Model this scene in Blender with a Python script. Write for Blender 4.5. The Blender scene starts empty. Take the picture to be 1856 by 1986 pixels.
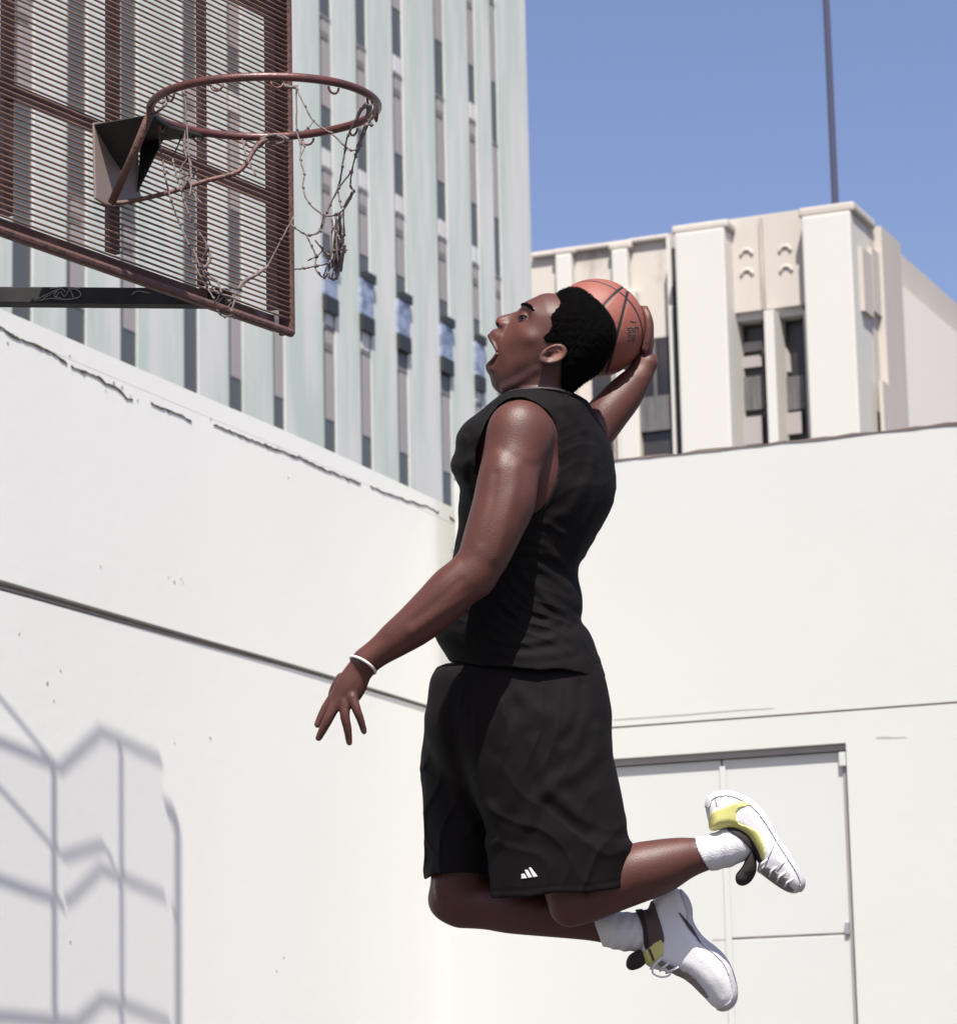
import bpy, math, random
import numpy as np
from mathutils import Vector, Matrix, Quaternion
random.seed(7); np.random.seed(7)
scene = bpy.context.scene
col = scene.collection
rad = math.radians

# ------------------------------------------------------------------ camera
FPX, CX, CY = 6100.0, 928.0, 993.0          # focal length and centre in pixels of the 1856 px wide photograph
PITCH, ROLL, CAMZ = rad(11.1), rad(1.26), 0.975
CAM = Vector((0, 0, CAMZ))
fwd = Vector((0, math.cos(PITCH), math.sin(PITCH)))
u0 = Vector((0, -math.sin(PITCH), math.cos(PITCH))); r0 = Vector((1, 0, 0))
upv = u0*math.cos(ROLL) + r0*math.sin(ROLL)
rgt = r0*math.cos(ROLL) - u0*math.sin(ROLL)
cam_d = bpy.data.cameras.new('camera'); cam = bpy.data.objects.new('camera', cam_d); col.objects.link(cam)
cam_d.sensor_fit = 'HORIZONTAL'; cam_d.sensor_width = 36.0; cam_d.lens = 36.0*FPX/1856.0
cam_d.clip_start = 0.1; cam_d.clip_end = 3000
M = Matrix(((rgt.x, upv.x, -fwd.x, CAM.x), (rgt.y, upv.y, -fwd.y, CAM.y), (rgt.z, upv.z, -fwd.z, CAM.z), (0, 0, 0, 1)))
cam.matrix_world = M
cam_d.dof.use_dof = True; cam_d.dof.focus_distance = 6.9; cam_d.dof.aperture_fstop = 13.0
scene.camera = cam

# ------------------------------------------------------------------ sky, sun, exposure
SUN_AZ, SUN_EL = rad(176), rad(57)
world = bpy.data.worlds.new("World"); scene.world = world; world.use_nodes = True
nt = world.node_tree; nt.nodes.clear()
wo = nt.nodes.new('ShaderNodeOutputWorld'); bg = nt.nodes.new('ShaderNodeBackground'); sky = nt.nodes.new('ShaderNodeTexSky')
sky.sky_type = 'NISHITA'; sky.sun_disc = False; sky.sun_elevation = SUN_EL; sky.sun_rotation = SUN_AZ
sky.air_density = 1.0; sky.dust_density = 1.6; sky.ozone_density = 3.5
bg.inputs['Strength'].default_value = 0.096
tn = nt.nodes.new('ShaderNodeMixRGB'); tn.blend_type = 'MULTIPLY'; tn.inputs[0].default_value = 1; tn.inputs[2].default_value = (1.09, .945, 1.02, 1)
nt.links.new(sky.outputs[0], tn.inputs[1]); nt.links.new(tn.outputs[0], bg.inputs['Color']); nt.links.new(bg.outputs[0], wo.inputs['Surface'])
sun_dir = Vector((math.sin(SUN_AZ)*math.cos(SUN_EL), math.cos(SUN_AZ)*math.cos(SUN_EL), math.sin(SUN_EL)))
sd = bpy.data.lights.new('sun', 'SUN'); sd.energy = 5.0; sd.angle = rad(0.25); sd.color = (1.0, 0.965, 0.905)
so = bpy.data.objects.new('sun', sd); col.objects.link(so)
so.rotation_euler = (-sun_dir).to_track_quat('-Z', 'Y').to_euler()
scene.view_settings.view_transform = 'Standard'; scene.view_settings.look = 'None'
scene.view_settings.gamma = 1.0; scene.view_settings.exposure = 0.58

# ------------------------------------------------------------------ geometry helpers
def ray(px, py):
    return (rgt*((px-CX)/FPX) + upv*((CY-py)/FPX) + fwd)
def at(px, py, depth):                      # point seen at a pixel, at a distance along the view axis
    return CAM + ray(px, py)*depth
def on_plane(px, py, P, n):
    d = ray(px, py); t = (P-CAM).dot(n)/d.dot(n); return CAM + d*t

def tag(o, label=None, cat=None, group=None, kind=None):
    if label: o['label'] = label
    if cat: o['category'] = cat
    if group: o['group'] = group
    if kind: o['kind'] = kind
    return o
def empty(name, loc, label, cat, group=None):
    o = bpy.data.objects.new(name, None); col.objects.link(o); o.location = loc; o.empty_display_size = 0.2
    bpy.context.view_layer.update()
    return tag(o, label, cat, group)

class MB:                                   # collects faces into one mesh
    def __init__(s): s.v = []; s.f = []; s.parts = []
    def add(s, vs, fs):
        b = len(s.v); s.v += [tuple(v) for v in vs]; nf = [tuple(i+b for i in f) for f in fs]; s.f += nf; s.parts.append((b, len(s.v), nf))
    def box(s, O, ax, ay, az):              # corner + three edge vectors
        O = Vector(O); ax = Vector(ax); ay = Vector(ay); az = Vector(az)
        if ax.cross(ay).dot(az) < 0: ax, ay = ay, ax
        vs = [O, O+ax, O+ax+ay, O+ay, O+az, O+ax+az, O+ax+ay+az, O+ay+az]
        s.add(vs, [(0,3,2,1),(4,5,6,7),(0,1,5,4),(1,2,6,5),(2,3,7,6),(3,0,4,7)])
    def tube(s, pts, r, n=8, closed=False, caps=True):
        pts = [Vector(p) for p in pts]; N = len(pts)
        rr = r if isinstance(r, (list, tuple)) else [r]*N
        T = []
        for i in range(N):
            a = pts[(i-1) % N] if (closed or i > 0) else pts[i]; b = pts[(i+1) % N] if (closed or i < N-1) else pts[i]
            T.append((b-a).normalized() if (b-a).length > 1e-9 else Vector((0, 0, 1)))
        u = T[0].orthogonal().normalized(); U = []
        for i in range(N):
            if i > 0: u = (u - T[i]*u.dot(T[i])).normalized()
            U.append(u.copy())
        vs = []
        for i in range(N):
            w = T[i].cross(U[i])
            for k in range(n):
                a = 2*math.pi*k/n; vs.append(pts[i] + (U[i]*math.cos(a) + w*math.sin(a))*rr[i])
        fs = []
        for i in range(N if closed else N-1):
            j = (i+1) % N
            for k in range(n):
                l = (k+1) % n; fs.append((i*n+k, i*n+l, j*n+l, j*n+k))
        if closed:                          # close the twist by matching nearest start vertex
            last = [vs[(N-1)*n+k] for k in range(n)]; best = min(range(n), key=lambda q: (last[0]-vs[q]).length)
            fs = fs[:(N-1)*n] + [((N-1)*n+k, (N-1)*n+(k+1) % n, (k+1+best) % n, (k+best) % n) for k in range(n)]
        elif caps:
            fs += [tuple(range(n-1, -1, -1)), tuple((N-1)*n+k for k in range(n))]
        s.add(vs, fs)
    def prism(s, pts, ext):                 # polygon extruded by a vector
        n = len(pts); pts = [Vector(p) for p in pts]; ext = Vector(ext)
        s.add(pts + [p+ext for p in pts], [tuple(range(n)), tuple(range(2*n-1, n-1, -1))] + [(i, i+n, (i+1) % n+n, (i+1) % n) for i in range(n)])
    def build(s, name, mat, parent=None, smooth=False, bevel=0):
        me = bpy.data.meshes.new(name); me.from_pydata(s.v, [], s.f); me.validate(); me.update()
        o = bpy.data.objects.new(name, me); col.objects.link(o); me.materials.append(mat)
        if smooth:
            for p in me.polygons: p.use_smooth = True
        if parent:
            o.parent = parent; bpy.context.view_layer.update(); o.matrix_parent_inverse = parent.matrix_world.inverted()
        if bevel:
            m = o.modifiers.new('bevel', 'BEVEL'); m.width = bevel; m.segments = 2; m.limit_method = 'ANGLE'
        return o
    def build_each(s, name, mat, parent=None, bevel=0, smooth=False):   # one object for every piece that was added
        out = []
        for v0, v1, fs in s.parts:
            q = MB(); q.v = s.v[v0:v1]; q.f = [tuple(i-v0 for i in f) for f in fs]; out.append(q.build(name, mat, parent, smooth, bevel))
        return out

def catmull(P, n=8, closed=False):
    P = [np.array(p, float) for p in P]; N = len(P); out = []
    for i in range(N if closed else N-1):
        p1 = P[i]; p2 = P[(i+1) % N]
        p0 = P[(i-1) % N] if (closed or i > 0) else p1*2-p2
        p3 = P[(i+2) % N] if (closed or i+2 < N) else p2*2-p1
        for k in range(n):
            t = k/n; out.append(.5*((2*p1)+(p2-p0)*t+(2*p0-5*p1+4*p2-p3)*t*t+(3*p1-p0-3*p2+p3)*t**3))
    if not closed: out.append(P[-1])
    return out

# ------------------------------------------------------------------ materials
def mat(name, base, rough=.7, metal=0., var=.0, vscale=8., var_col=None, bump=0., bscale=40., spec=.5, stretch=None, vcol=False, sheen=0., detail=6., thresh=None, coat=0., sss=0.):
    m = bpy.data.materials.new(name); m.use_nodes = True; n = m.node_tree; L = n.links; b = n.nodes['Principled BSDF']
    b.inputs['Roughness'].default_value = rough; b.inputs['Metallic'].default_value = metal
    b.inputs['Specular IOR Level'].default_value = spec
    if sheen: b.inputs['Sheen Weight'].default_value = sheen; b.inputs['Sheen Roughness'].default_value = .5
    if coat: b.inputs['Coat Weight'].default_value = coat; b.inputs['Coat Roughness'].default_value = .35
    if sss:
        b.inputs['Subsurface Weight'].default_value = sss; b.inputs['Subsurface Radius'].default_value = (.012, .004, .002); b.inputs['Subsurface Scale'].default_value = 1.0
    tc = n.nodes.new('ShaderNodeTexCoord'); mp = n.nodes.new('ShaderNodeMapping'); L.new(tc.outputs['Object'], mp.inputs['Vector'])
    if stretch: mp.inputs['Scale'].default_value = stretch
    rgb = n.nodes.new('ShaderNodeRGB'); rgb.outputs[0].default_value = (*base, 1); src = rgb.outputs[0]
    if vcol:
        at_ = n.nodes.new('ShaderNodeAttribute'); at_.attribute_name = 'Col'; src = at_.outputs['Color']
    if var > 0:
        nz = n.nodes.new('ShaderNodeTexNoise'); nz.inputs['Scale'].default_value = vscale; nz.inputs['Detail'].default_value = detail
        nz.inputs['Roughness'].default_value = .62
        L.new(mp.outputs[0], nz.inputs['Vector'])
        cr = n.nodes.new('ShaderNodeValToRGB'); lo, hi = thresh or (.35, .68)
        cr.color_ramp.elements[0].position = lo; cr.color_ramp.elements[1].position = hi
        cr.color_ramp.elements[0].color = (0, 0, 0, 1); cr.color_ramp.elements[1].color = (1, 1, 1, 1)
        L.new(nz.outputs['Fac'], cr.inputs[0])
        mu = n.nodes.new('ShaderNodeMath'); mu.operation = 'MULTIPLY'; mu.inputs[1].default_value = var; L.new(cr.outputs[0], mu.inputs[0])
        mx = n.nodes.new('ShaderNodeMixRGB'); L.new(mu.outputs[0], mx.inputs[0]); L.new(src, mx.inputs[1])
        mx.inputs[2].default_value = (*(var_col or [c*.5 for c in base]), 1); src = mx.outputs[0]
    L.new(src, b.inputs['Base Color'])
    if bump > 0:
        nb = n.nodes.new('ShaderNodeTexNoise'); nb.inputs['Scale'].default_value = bscale; nb.inputs['Detail'].default_value = 5
        L.new(mp.outputs[0], nb.inputs['Vector'])
        bp = n.nodes.new('ShaderNodeBump'); bp.inputs['Strength'].default_value = bump; bp.inputs['Distance'].default_value = .02
        L.new(nb.outputs['Fac'], bp.inputs['Height']); L.new(bp.outputs[0], b.inputs['Normal'])
    m['src'] = 1
    return m
# ------------------------------------------------------------------ materials used by the setting
M_WALL_L = mat('white_plaster', (.81, .80, .735), .9, var=.16, vscale=1.3, var_col=(.74, .715, .66), bump=.05, bscale=14)
M_WALL_R = mat('cream_plaster', (.515, .515, .478), .9, var=.13, vscale=1.1, var_col=(.43, .42, .385), bump=.04, bscale=14)
M_GAP = mat('joint_dark', (.045, .035, .03), .95, var=.6, vscale=9, var_col=(.14, .11, .09))
M_GRIME = mat('grime', (.34, .28, .25), .95, var=.7, vscale=30, var_col=(.5, .47, .43))
M_FIN = mat('tower_panel', (.53, .60, .525), .6, var=.85, vscale=1.1, var_col=(.72, .70, .66), stretch=(1, 1, .16), spec=.4, thresh=(.4, .6))
M_SLITG = mat('slit_glass', (.10, .105, .098), .35, var=.4, vscale=1.5, var_col=(.09, .09, .085))
M_SLITP = mat('slit_panel', (.37, .335, .325), .7, var=.4, vscale=1.2, var_col=(.34, .32, .31))
M_BLUEG = mat('blue_glass', (.16, .20, .28), .25, var=.8, vscale=2.2, var_col=(.36, .40, .50), stretch=(1, 1, 2.5), thresh=(.42, .56))
M_BLACK = mat('black_frame', (.025, .027, .027), .5)
M_CONC = mat('beige_stone', (.51, .465, .41), .9, var=.35, vscale=.5, var_col=(.36, .32, .28), stretch=(1, 1, .22), bump=.06, bscale=6)
M_CONCW = mat('pale_pier', (.57, .55, .50), .9, var=.18, vscale=.35, var_col=(.45, .425, .39), stretch=(1, 1, .3))
M_STAIN = mat('stained_stone', (.53, .485, .43), .9, var=.8, vscale=.9, var_col=(.22, .165, .14), stretch=(1, 1, .42), thresh=(.52, .66))
M_DARKG = mat('dark_glass', (.018, .016, .016), .2, var=.5, vscale=1.0, var_col=(.07, .065, .06))
M_BLIND = mat('window_blind', (.33, .30, .29), .8, var=.4, vscale=2, var_col=(.38, .35, .35))
M_GREYP = mat('grey_pane', (.085, .08, .08), .5, var=.6, vscale=3, var_col=(.19, .185, .185), stretch=(4, 4, .5))
M_DOOR = mat('door_paint', (.50, .505, .478), .6, var=.10, vscale=2, var_col=(.44, .43, .40))
M_DOORF = mat('door_frame_paint', (.30, .28, .27), .6, var=.3, vscale=5)
M_GROUND = mat('court_asphalt', (.085, .08, .075), .95, var=.4, vscale=3, bump=.15, bscale=60)
M_STEEL = mat('galvanised_steel', (.35, .35, .36), .5, metal=.6)
M_MAST = mat('mast_paint', (.045, .045, .085), .6)

# ------------------------------------------------------------------ ground
g = MB(); g.add([(-1500, -1500, 0), (1500, -1500, 0), (1500, 1500, 0), (-1500, 1500, 0)], [(0, 1, 2, 3)])
tag(g.build('ground', M_GROUND), kind='structure')

# ------------------------------------------------------------------ left wall (gently curved in plan)
H1, H2 = 3.5, 2.30
def plan(px, py, H):
    d = ray(px, py); p = CAM + d*(H/d.z); return p
top_px = [(-420, 424), (-200, 517), (0, 601), (135, 659), (267, 716), (400, 773), (558, 840), (720, 913), (883, 989), (930, 1011)]
PL = [plan(x, y, H1) for x, y in top_px]
PL = [Vector((p[0], p[1], 0)) for p in catmull([(p.x, p.y, 0) for p in PL], 5)]
e0 = (PL[0]-PL[1]).normalized(); PL = [PL[0]+e0*6.0] + PL
def normals(P):
    N = []
    for i in range(len(P)):
        a = P[max(i-1, 0)]; b = P[min(i+1, len(P)-1)]; t = (b-a).normalized(); N.append(Vector((t.y, -t.x, 0)))
    return N
NL = normals(PL)                            # points to the court side
assert NL[0].dot(CAM-PL[0]) > 0
ZT = CAMZ+H1; ZG = CAMZ+H2
def slab(mb, P, N, z0f, z1f, o0, o1):       # curved slab between two offsets along the normal
    n = len(P); vs = []
    for i in range(n):
        z0 = z0f(i) if callable(z0f) else z0f; z1 = z1f(i) if callable(z1f) else z1f
        for o, z in ((o0, z0), (o1, z0), (o1, z1), (o0, z1)):
            q = P[i]+N[i]*o; vs.append((q.x, q.y, z))
    fs = []
    for i in range(n-1):
        a, b = i*4, (i+1)*4
        for k in range(4): l = (k+1) % 4; fs.append((a+k, a+l, b+l, b+k))
    fs += [(0, 3, 2, 1), ((n-1)*4, (n-1)*4+1, (n-1)*4+2, (n-1)*4+3)]
    mb.add(vs, [f[::-1] for f in fs])
nL = len(PL)
gapw = [0.046 - 0.034*min(1, max(0, (i-8)/(nL-12))) for i in range(nL)]
root = empty('court_wall', (PL[10].x, PL[10].y, 0), 'long white plastered wall with cracked coping and a dark joint, below the backboard', 'wall')
m = MB(); slab(m, PL, NL, 0, lambda i: ZG-gapw[i]*.5, -.3, 0); slab(m, PL, NL, lambda i: ZG+gapw[i]*.5, ZT-.0945, -.3, .012)
slab(m, PL, NL, lambda i: ZG-gapw[i]*.5, lambda i: ZG+gapw[i]*.5, -.3, -.05)
m.build('wall_face', M_WALL_L, root, smooth=False)
m = MB(); slab(m, PL, NL, ZT-.094, ZT, -.31, .0125); m.build('coping', M_WALL_L, root)
m = MB()
for (zo, w, a) in ((.0, .30, .035), (.35, .12, .02)):
    slab(m, PL, NL, lambda i: ZG+gapw[i]*(zo-w/2), lambda i: ZG+gapw[i]*(zo+w/2), -.049, -.02-.0*a)
m.build('joint_lip', M_GRIME, root)
m = MB(); slab(m, PL, NL, lambda i: ZG-gapw[i]*.46, lambda i: ZG-gapw[i]*.2, -.049, -.0455); slab(m, PL, NL, lambda i: ZG+gapw[i]*.2, lambda i: ZG+gapw[i]*.47, -.049, -.0455); m.build('joint_shadow_gap', M_GAP, root)
# crack under the coping: jagged open joint
def ribbon(mb, pts, nrm, w, thick=.004):    # pts 3D, w half widths, on a face with normal nrm
    n = len(pts); vs = []
    for i, p in enumerate(pts):
        nn = nrm[i] if isinstance(nrm, list) else nrm
        t = (pts[min(i+1, n-1)]-pts[max(i-1, 0)]).normalized(); s = nn.cross(t).normalized()
        vs += [p+nn*thick+s*w[i], p+nn*thick-s*w[i], p-nn*.03-s*w[i], p-nn*.03+s*w[i]]
    fs = []
    for i in range(n-1):
        a, b = i*4, i*4+4
        for k in range(4): l = (k+1) % 4; fs.append((a+k, a+l, b+l, b+k))
    fs += [(3, 2, 1, 0), ((n-1)*4, (n-1)*4+1, (n-1)*4+2, (n-1)*4+3)]
    mb.add(vs, fs)
def along(P, x):                            # wall point under image column
    best = None
    for i in range(len(P)-1):
        n = (P[i+1]-P[i]).normalized(); nn = Vector((n.y, -n.x, 0)); d = ray(x, 700)
        t = (P[i]-CAM).dot(nn)/d.dot(nn); q = CAM+d*t; s = (Vector((q.x, q.y, 0))-P[i]).dot(n)
        if -1e-6 <= s <= (P[i+1]-P[i]).length+1e-6: return Vector((q.x, q.y, 0)), nn
    return None, None
crk = MB(); rnd = random.Random(3)
def zat(x, y):
    q, n = along(PL, x); p = on_plane(x, y, q, n); return p, n
spans = [((-60, 606), (0, 637), (22, 654), (60, 668), (95, 683), (113, 697), (131, 712)), ((133, 711), (165, 724), (186, 733), (200, 744), (222, 752), (240, 772), (258, 778)),
         ((288, 783), (322, 797), (350, 808), (372, 822)), ((410, 824), (440, 836), (478, 852), (520, 868), (555, 880), (585, 892), (610, 905), (640, 917), (670, 929), (700, 941)), ((714, 944), (745, 957), (782, 970), (830, 985), (852, 998)), ((868, 1004), (885, 1013))]
for si, sp in enumerate(spans):
    pts = []; ns = []; w = []
    for (x0, y0), (x1, y1) in zip(sp[:-1], sp[1:]):
        k = max(2, int(abs(x1-x0)/5))
        for j in range(k):
            t = j/k; p, n = zat(x0+(x1-x0)*t, y0+(y1-y0)*t+rnd.uniform(-1.6, 1.6)); pts.append(p+n*.012); ns.append(n); w.append(rnd.uniform(.0015, .0062)*(1.1 if si < 4 else .75))
    ribbon(crk, pts, ns, w)
crk.build('coping_crack', M_GAP, root)
sp_ = MB()
for (x, y, s) in [(333, 1128, 4), (322, 1120, 2), (346, 1122, 2), (350, 1130, 2), (37, 1228, 3), (91, 1324, 5), (117, 1300, 2.4), (104, 1358, 2.4), (407, 1431, 4), (338, 1440, 2), (136, 1827, 3), (404, 812, 3), (216, 742, 5), (232, 751, 4), (200, 757, 3), (158, 729, 3), (525, 873, 3), (535, 866, 2), (548, 875, 2), (555, 927, 3), (190, 1098, 2), (550, 1857, 3), (536, 1884, 3), (20, 650, 6), (10, 665, 4), (130, 690, 3), (248, 768, 3), (262, 776, 3)]:
    p, n = zat(x, y); p = p+n*(.012 if y < 1150 else 0); t = Vector((-n.y, n.x, 0)); r = s/440*.75; N = 9
    P_ = [p-n*.01+t*math.cos(k*2*math.pi/N)*r*rnd.uniform(.5, 1.5)+Vector((0, 0, 1))*math.sin(k*2*math.pi/N)*r*rnd.uniform(.4, 1.1) for k in range(N)]
    sp_.prism(P_, n*.013)
sp_.build('chipped_plaster', M_GRIME, root)

# ------------------------------------------------------------------ right wall with the double door
AZ1 = rad(22.9)
dW = Vector((math.cos(AZ1), -math.sin(AZ1), 0))         # runs to the right and nearer
nW = Vector((-math.sin(AZ1), -math.cos(AZ1), 0))        # faces the court
HR = 3.62
P0 = plan(1525, 858, HR); P0.z = 0
def rw(x, y, off=0.):                       # (s, z) on the wall face
    p = on_plane(x, y, P0-nW*(-off), nW); return (p-P0).dot(dW), p.z
def rbox(mb, s0, s1, z0, z1, o0, o1, P=None, d=None, n=None):
    P = P0 if P is None else P; d = d or dW; n = n or nW
    mb.box(P+d*s0+n*o0+Vector((0, 0, z0)), d*(s1-s0), n*(o1-o0), (0, 0, z1-z0))
ZR = CAMZ+HR; sL = rw(886, 1200)[0]; sR = rw(2700, 900)[0]
zs = rw(1523, 1387)[1]; zh = rw(1640, 1441)[1]; sJ = rw(1643, 1500)[0]; sJ2 = sL+.02
root = empty('end_wall', P0, 'cream plastered wall with a double door, behind the leaping player', 'wall')
gs = .010
m = MB()
rbox(m, sL, sR, zs+gs/2, ZR, -.35, 0)
rbox(m, sJ, sR, 0, zs-gs/2, -.35, 0); rbox(m, sL, sJ, zh, zs-gs/2, -.35, 0)
rbox(m, sL, sR, zs-gs/2, zs+gs/2, -.35, -.02)
m.build('wall_face', M_WALL_R, root)
m = MB(); pts = []; w = []
s = sL
while s < sR:
    pts.append(P0+dW*s+Vector((0, 0, ZR+rnd.uniform(-.004, .006)))); w.append(rnd.uniform(.001, .009)); s += rnd.uniform(.05, .16)
ribbon(m, pts, nW, w, .006)
m.build('dark_edge', mat('edge_dark', (.10, .075, .065), .9, var=.6, vscale=4, var_col=(.25, .2, .17)), root)  # jagged dark strip along the wall top
m = MB(); rbox(m, sL, sR, zs-.004, zs+.004, -.019, -.012); m.build('joint_line', mat('rust_joint', (.22, .13, .10), .9, var=.5, vscale=3), root)
m = MB(); pts = [P0+dW*(rw(x, 1380)[0])+Vector((0, 0, rw(x, y)[1])) for x, y in ((1190, 1396), (1330, 1386), (1440, 1377), (1500, 1374))]
ribbon(m, pts, nW, [.003, .004, .0025, .001], .002)
pts = [P0+dW*(rw(x, y)[0])+Vector((0, 0, rw(x, y)[1])) for x, y in ((1700, 1431), (1712, 1430), (1735, 1431), (1758, 1430))]
ribbon(m, pts, nW, [.004, .006, .002, .002], .002)
m.build('hairline_crack', mat('pale_crack', (.42, .40, .37), .9, var=.3, vscale=10), root)
# door: frame, two leaves
dr = MB(); fw = .05
rbox(dr, sJ2, sJ, zh-.035, zh-.002, -.16, -.03); rbox(dr, sJ-.035, sJ-.002, 0, zh-.037, -.16, -.045)
door = dr.build('door_frame', M_DOORF, root)
sm = rw(1408, 1560, -.1)[0]; rail = rw(1640, 1813, -.1)[1]
for a, b, sx in ((sL-.25, sm-.005, 0), (sm+.003, sJ-.037, 1)):
    m = MB(); 
    if sx: rbox(m, a, b, .02, rail-.005, -.15, -.055); rbox(m, a, b, rail+.005, zh-.04, -.15, -.055); rbox(m, a, b, rail-.005, rail+.005, -.15, -.07)
    else: rbox(m, a, b, .02, zh-.04, -.15, -.055)
    leaf = m.build('door_leaf', M_DOOR, root, bevel=.004)
    m = MB(); rbox(m, (a if sx else b-.09)+.004, b-.004, rail-.0035, rail+.0035, *((-.069, -.062) if sx else (-.0545, -.0535))); m.build('panel_joint', M_GRIME, leaf)
m = MB(); rbox(m, sm-.012, sm+.022, .02, zh-.075, -.0545, -.043); m.build('astragal', M_DOOR, root, bevel=.003)
m = MB(); rbox(m, sJ-.05, sJ-.008, zh-.12, zh-.045, -.044, -.022); m.build('door_closer_block', M_DOOR, root, bevel=.004)
m = MB(); hz = rw(1648, 1800)[1]; rbox(m, sJ-.06, sJ-.036, hz-.03, hz+.03, -.054, -.035); m.build('hinge', M_STEEL, root)

# ------------------------------------------------------------------ striped tower, far behind the left wall
dT = Vector((math.sin(AZ1), math.cos(AZ1), 0)); nT = Vector((math.cos(AZ1), -math.sin(AZ1), 0))
PT = at(839, 200, 72); PT.z = 0
def tw(x, y):
    p = on_plane(x, y, PT, nT); return (p-PT).dot(dT), p.z
def tbox(mb, s0, s1, z0, z1, o0, o1): rbox(mb, s0, s1, z0, z1, o0, o1, PT, dT, nT)
z_per = tw(839, 68)[1]-tw(839, 340)[1]; zref = tw(839, 68)[1]; frac = .445
# slits seen low, under the backboard, and high, over the wall
low = [(-110, 560, 44), (-30, 560, 40), (43, 590, 40), (148, 620, 39), (250, 640, 33), (371, 700, 29), (458, 760, 28), (542, 800, 23), (640, 760, 24), (711, 780, 22), (783, 830, 21), (866, 830, 20), (927, 690, 15), (967, 540, 13)]
slits = []
for x, y, w in low:
    a = tw(x-w/2, y)[0]; b = tw(x+w/2, y)[0]; slits.append([a, b])
edge = tw(1024, 240)[0]
ZTOP = tw(1000, -420)[1]
root = empty('striped_tower', PT+dT*slits[5][0], 'pale green high-rise of tall panels and narrow window strips, rising behind the backboard', 'building')
bounds = [slits[0][0]-9] + [v for s_ in slits for v in s_] + [edge]
for i in range(0, len(bounds), 2):
    a, b = bounds[i], bounds[i+1]; m = MB()
    tbox(m, a, b, 0, ZTOP, -.8, .0)
    m.build('facade_panel', M_FIN, root)
m = MB(); m.box(PT+dT*(bounds[0])+nT*-14+Vector((0, 0, 0)), dT*(edge-bounds[0]), nT*13.2, (0, 0, ZTOP-.5)); m.build('tower_core', M_FIN, root)
rr = random.Random(11)
ac_rows = tw(710, 530)[1], tw(710, 650)[1]
M_SE = mat('spandrel_edge', (.20, .19, .18), .7); M_VC = mat('vent_cap', (.66, .64, .62), .6)
for i, (a, b) in enumerate(slits):
    strip = MB(); tbox(strip, a, b, 0, ZTOP, -.79, -.03); st = strip.build('window_strip', M_SLITG, root); w = b-a
    for k in range(-14, 40):
        zt = zref - k*z_per + rr.uniform(-.12, .12); z1 = zt - z_per*frac; z0 = zref-(k+1)*z_per
        if z0 < 3 or z1 > ZTOP-1: continue
        if i < 6 and rr.random() < (.8 if i < 4 else .45): continue        # the nearer strips are glazed nearly throughout
        if 8 <= i <= 12 and z0 < ac_rows[0]+.4 and z1 > ac_rows[1]+.1: z0 = max(z0, ac_rows[0]+.4) if z1 > ac_rows[0]+.9 else z0
        if z1-z0 < .5: continue
        q = MB(); tbox(q, a+.26*w, b-.02, z0, z1, -.029, -.018); pn_ = q.build('spandrel', M_SLITP, st)
        q = MB(); tbox(q, a+.02, b-.02, z1+.001, z1+.09, -.029, -.008); q.build('spandrel_edge', M_SE, pn_)
        if rr.random() < .75: q = MB(); zz = z1-.45; tbox(q, a+.2*w, b-.25*w, zz, zz+.16, -.017, -.004); q.build('vent_cap', M_SE, pn_)
        if rr.random() < .4: q = MB(); zz = z1+.1; tbox(q, a+.2*w, b-.15*w, zz, zz+.38, -.029, -.008); q.build('vent_hood', M_VC, pn_)
    if 8 <= i <= 12:
        zt, zb = ac_rows; wd = w
        m = MB(); tbox(m, a-.03, b, zb+.40, zt-.20, -.029, .07); bx = m.build('projecting_window', M_BLUEG, root)
        for args in ((a+.3*wd, b+.14*wd, zt-.20, zt, -.029, .11), (a-.02, b+.03*wd, zb+.05, zb+.40, -.029, .09), (a-.02, b, zb+1.2, zb+1.27, .071, .085)):
            m = MB(); tbox(m, *args); m.build('window_frame', M_BLACK, bx)

# ------------------------------------------------------------------ beige building on the right
PB = at(1650, 600, 48); PB.z = 0
def bw(x, y, off=0):
    p = on_plane(x, y, PB+nW*off, nW); return (p-PB).dot(dW), p.z
def bbox(mb, x0, x1, y_mid, ytop, ybot, o0, o1, xt=None):   # pixel outline taken on the face -> box on the facade
    xt = xt or (x0+x1)/2
    s0 = bw(x0, y_mid, o1)[0]; s1 = bw(x1, y_mid, o1)[0]
    z1 = bw(xt, ytop, o1)[1] if ytop is not None else None; z0 = bw(xt, ybot, o1)[1] if ybot is not None else 0
    rbox(mb, s0, s1, z0, z1, o0, o1, PB, dW, nW); return s0, s1, z0, z1
root = empty('beige_building', PB, 'beige art deco building with pale piers and dark windows beyond the cream wall', 'building')
m = MB(); s0, s1, _, ztm = bbox(m, 1322, 1650, 650, 405, None, -9.0, -.9, 1560)
m.build('wall', M_CONC, root)
m = MB(); _, _, _, zlo = bbox(m, 1031, 1322, 560, 462, None, -9.0, -1.0, 1230); m.build('lower_wing_wall', M_STAIN, root)
def pier(x0, x1, ym, yt, o, capy=None, mt=None):
    p = MB(); s0, s1, z0, z1 = bbox(p, x0, x1, ym, yt, None, -.99, o); pr = p.build('pier', mt or M_CONCW, root, bevel=.03)
    if capy is not None:
        c = MB(); zc = bw((x0+x1)/2, capy, o)[1]; rbox(c, s0-.06, s1+.06, z1+.001, zc, -1.25, o-.03, PB, dW, nW); c.build('pier_cap', M_CONC, pr, bevel=.04)
    return s0, s1, z1
pier(1314, 1411, 650, 445, 0, 428); pier(1563, 1659, 650, 412, 0, 393)
pier(1188, 1219, 600, 482, -.8, 466); pier(1077, 1108, 540, 492, -.8, 478); pier(1201, 1240, 830, 560, -.78)
p = MB(); bbox(p, 1298, 1306, 650, 458, None, -.9, -.62); p.build('edge_rib', M_CONCW, root)
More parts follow.
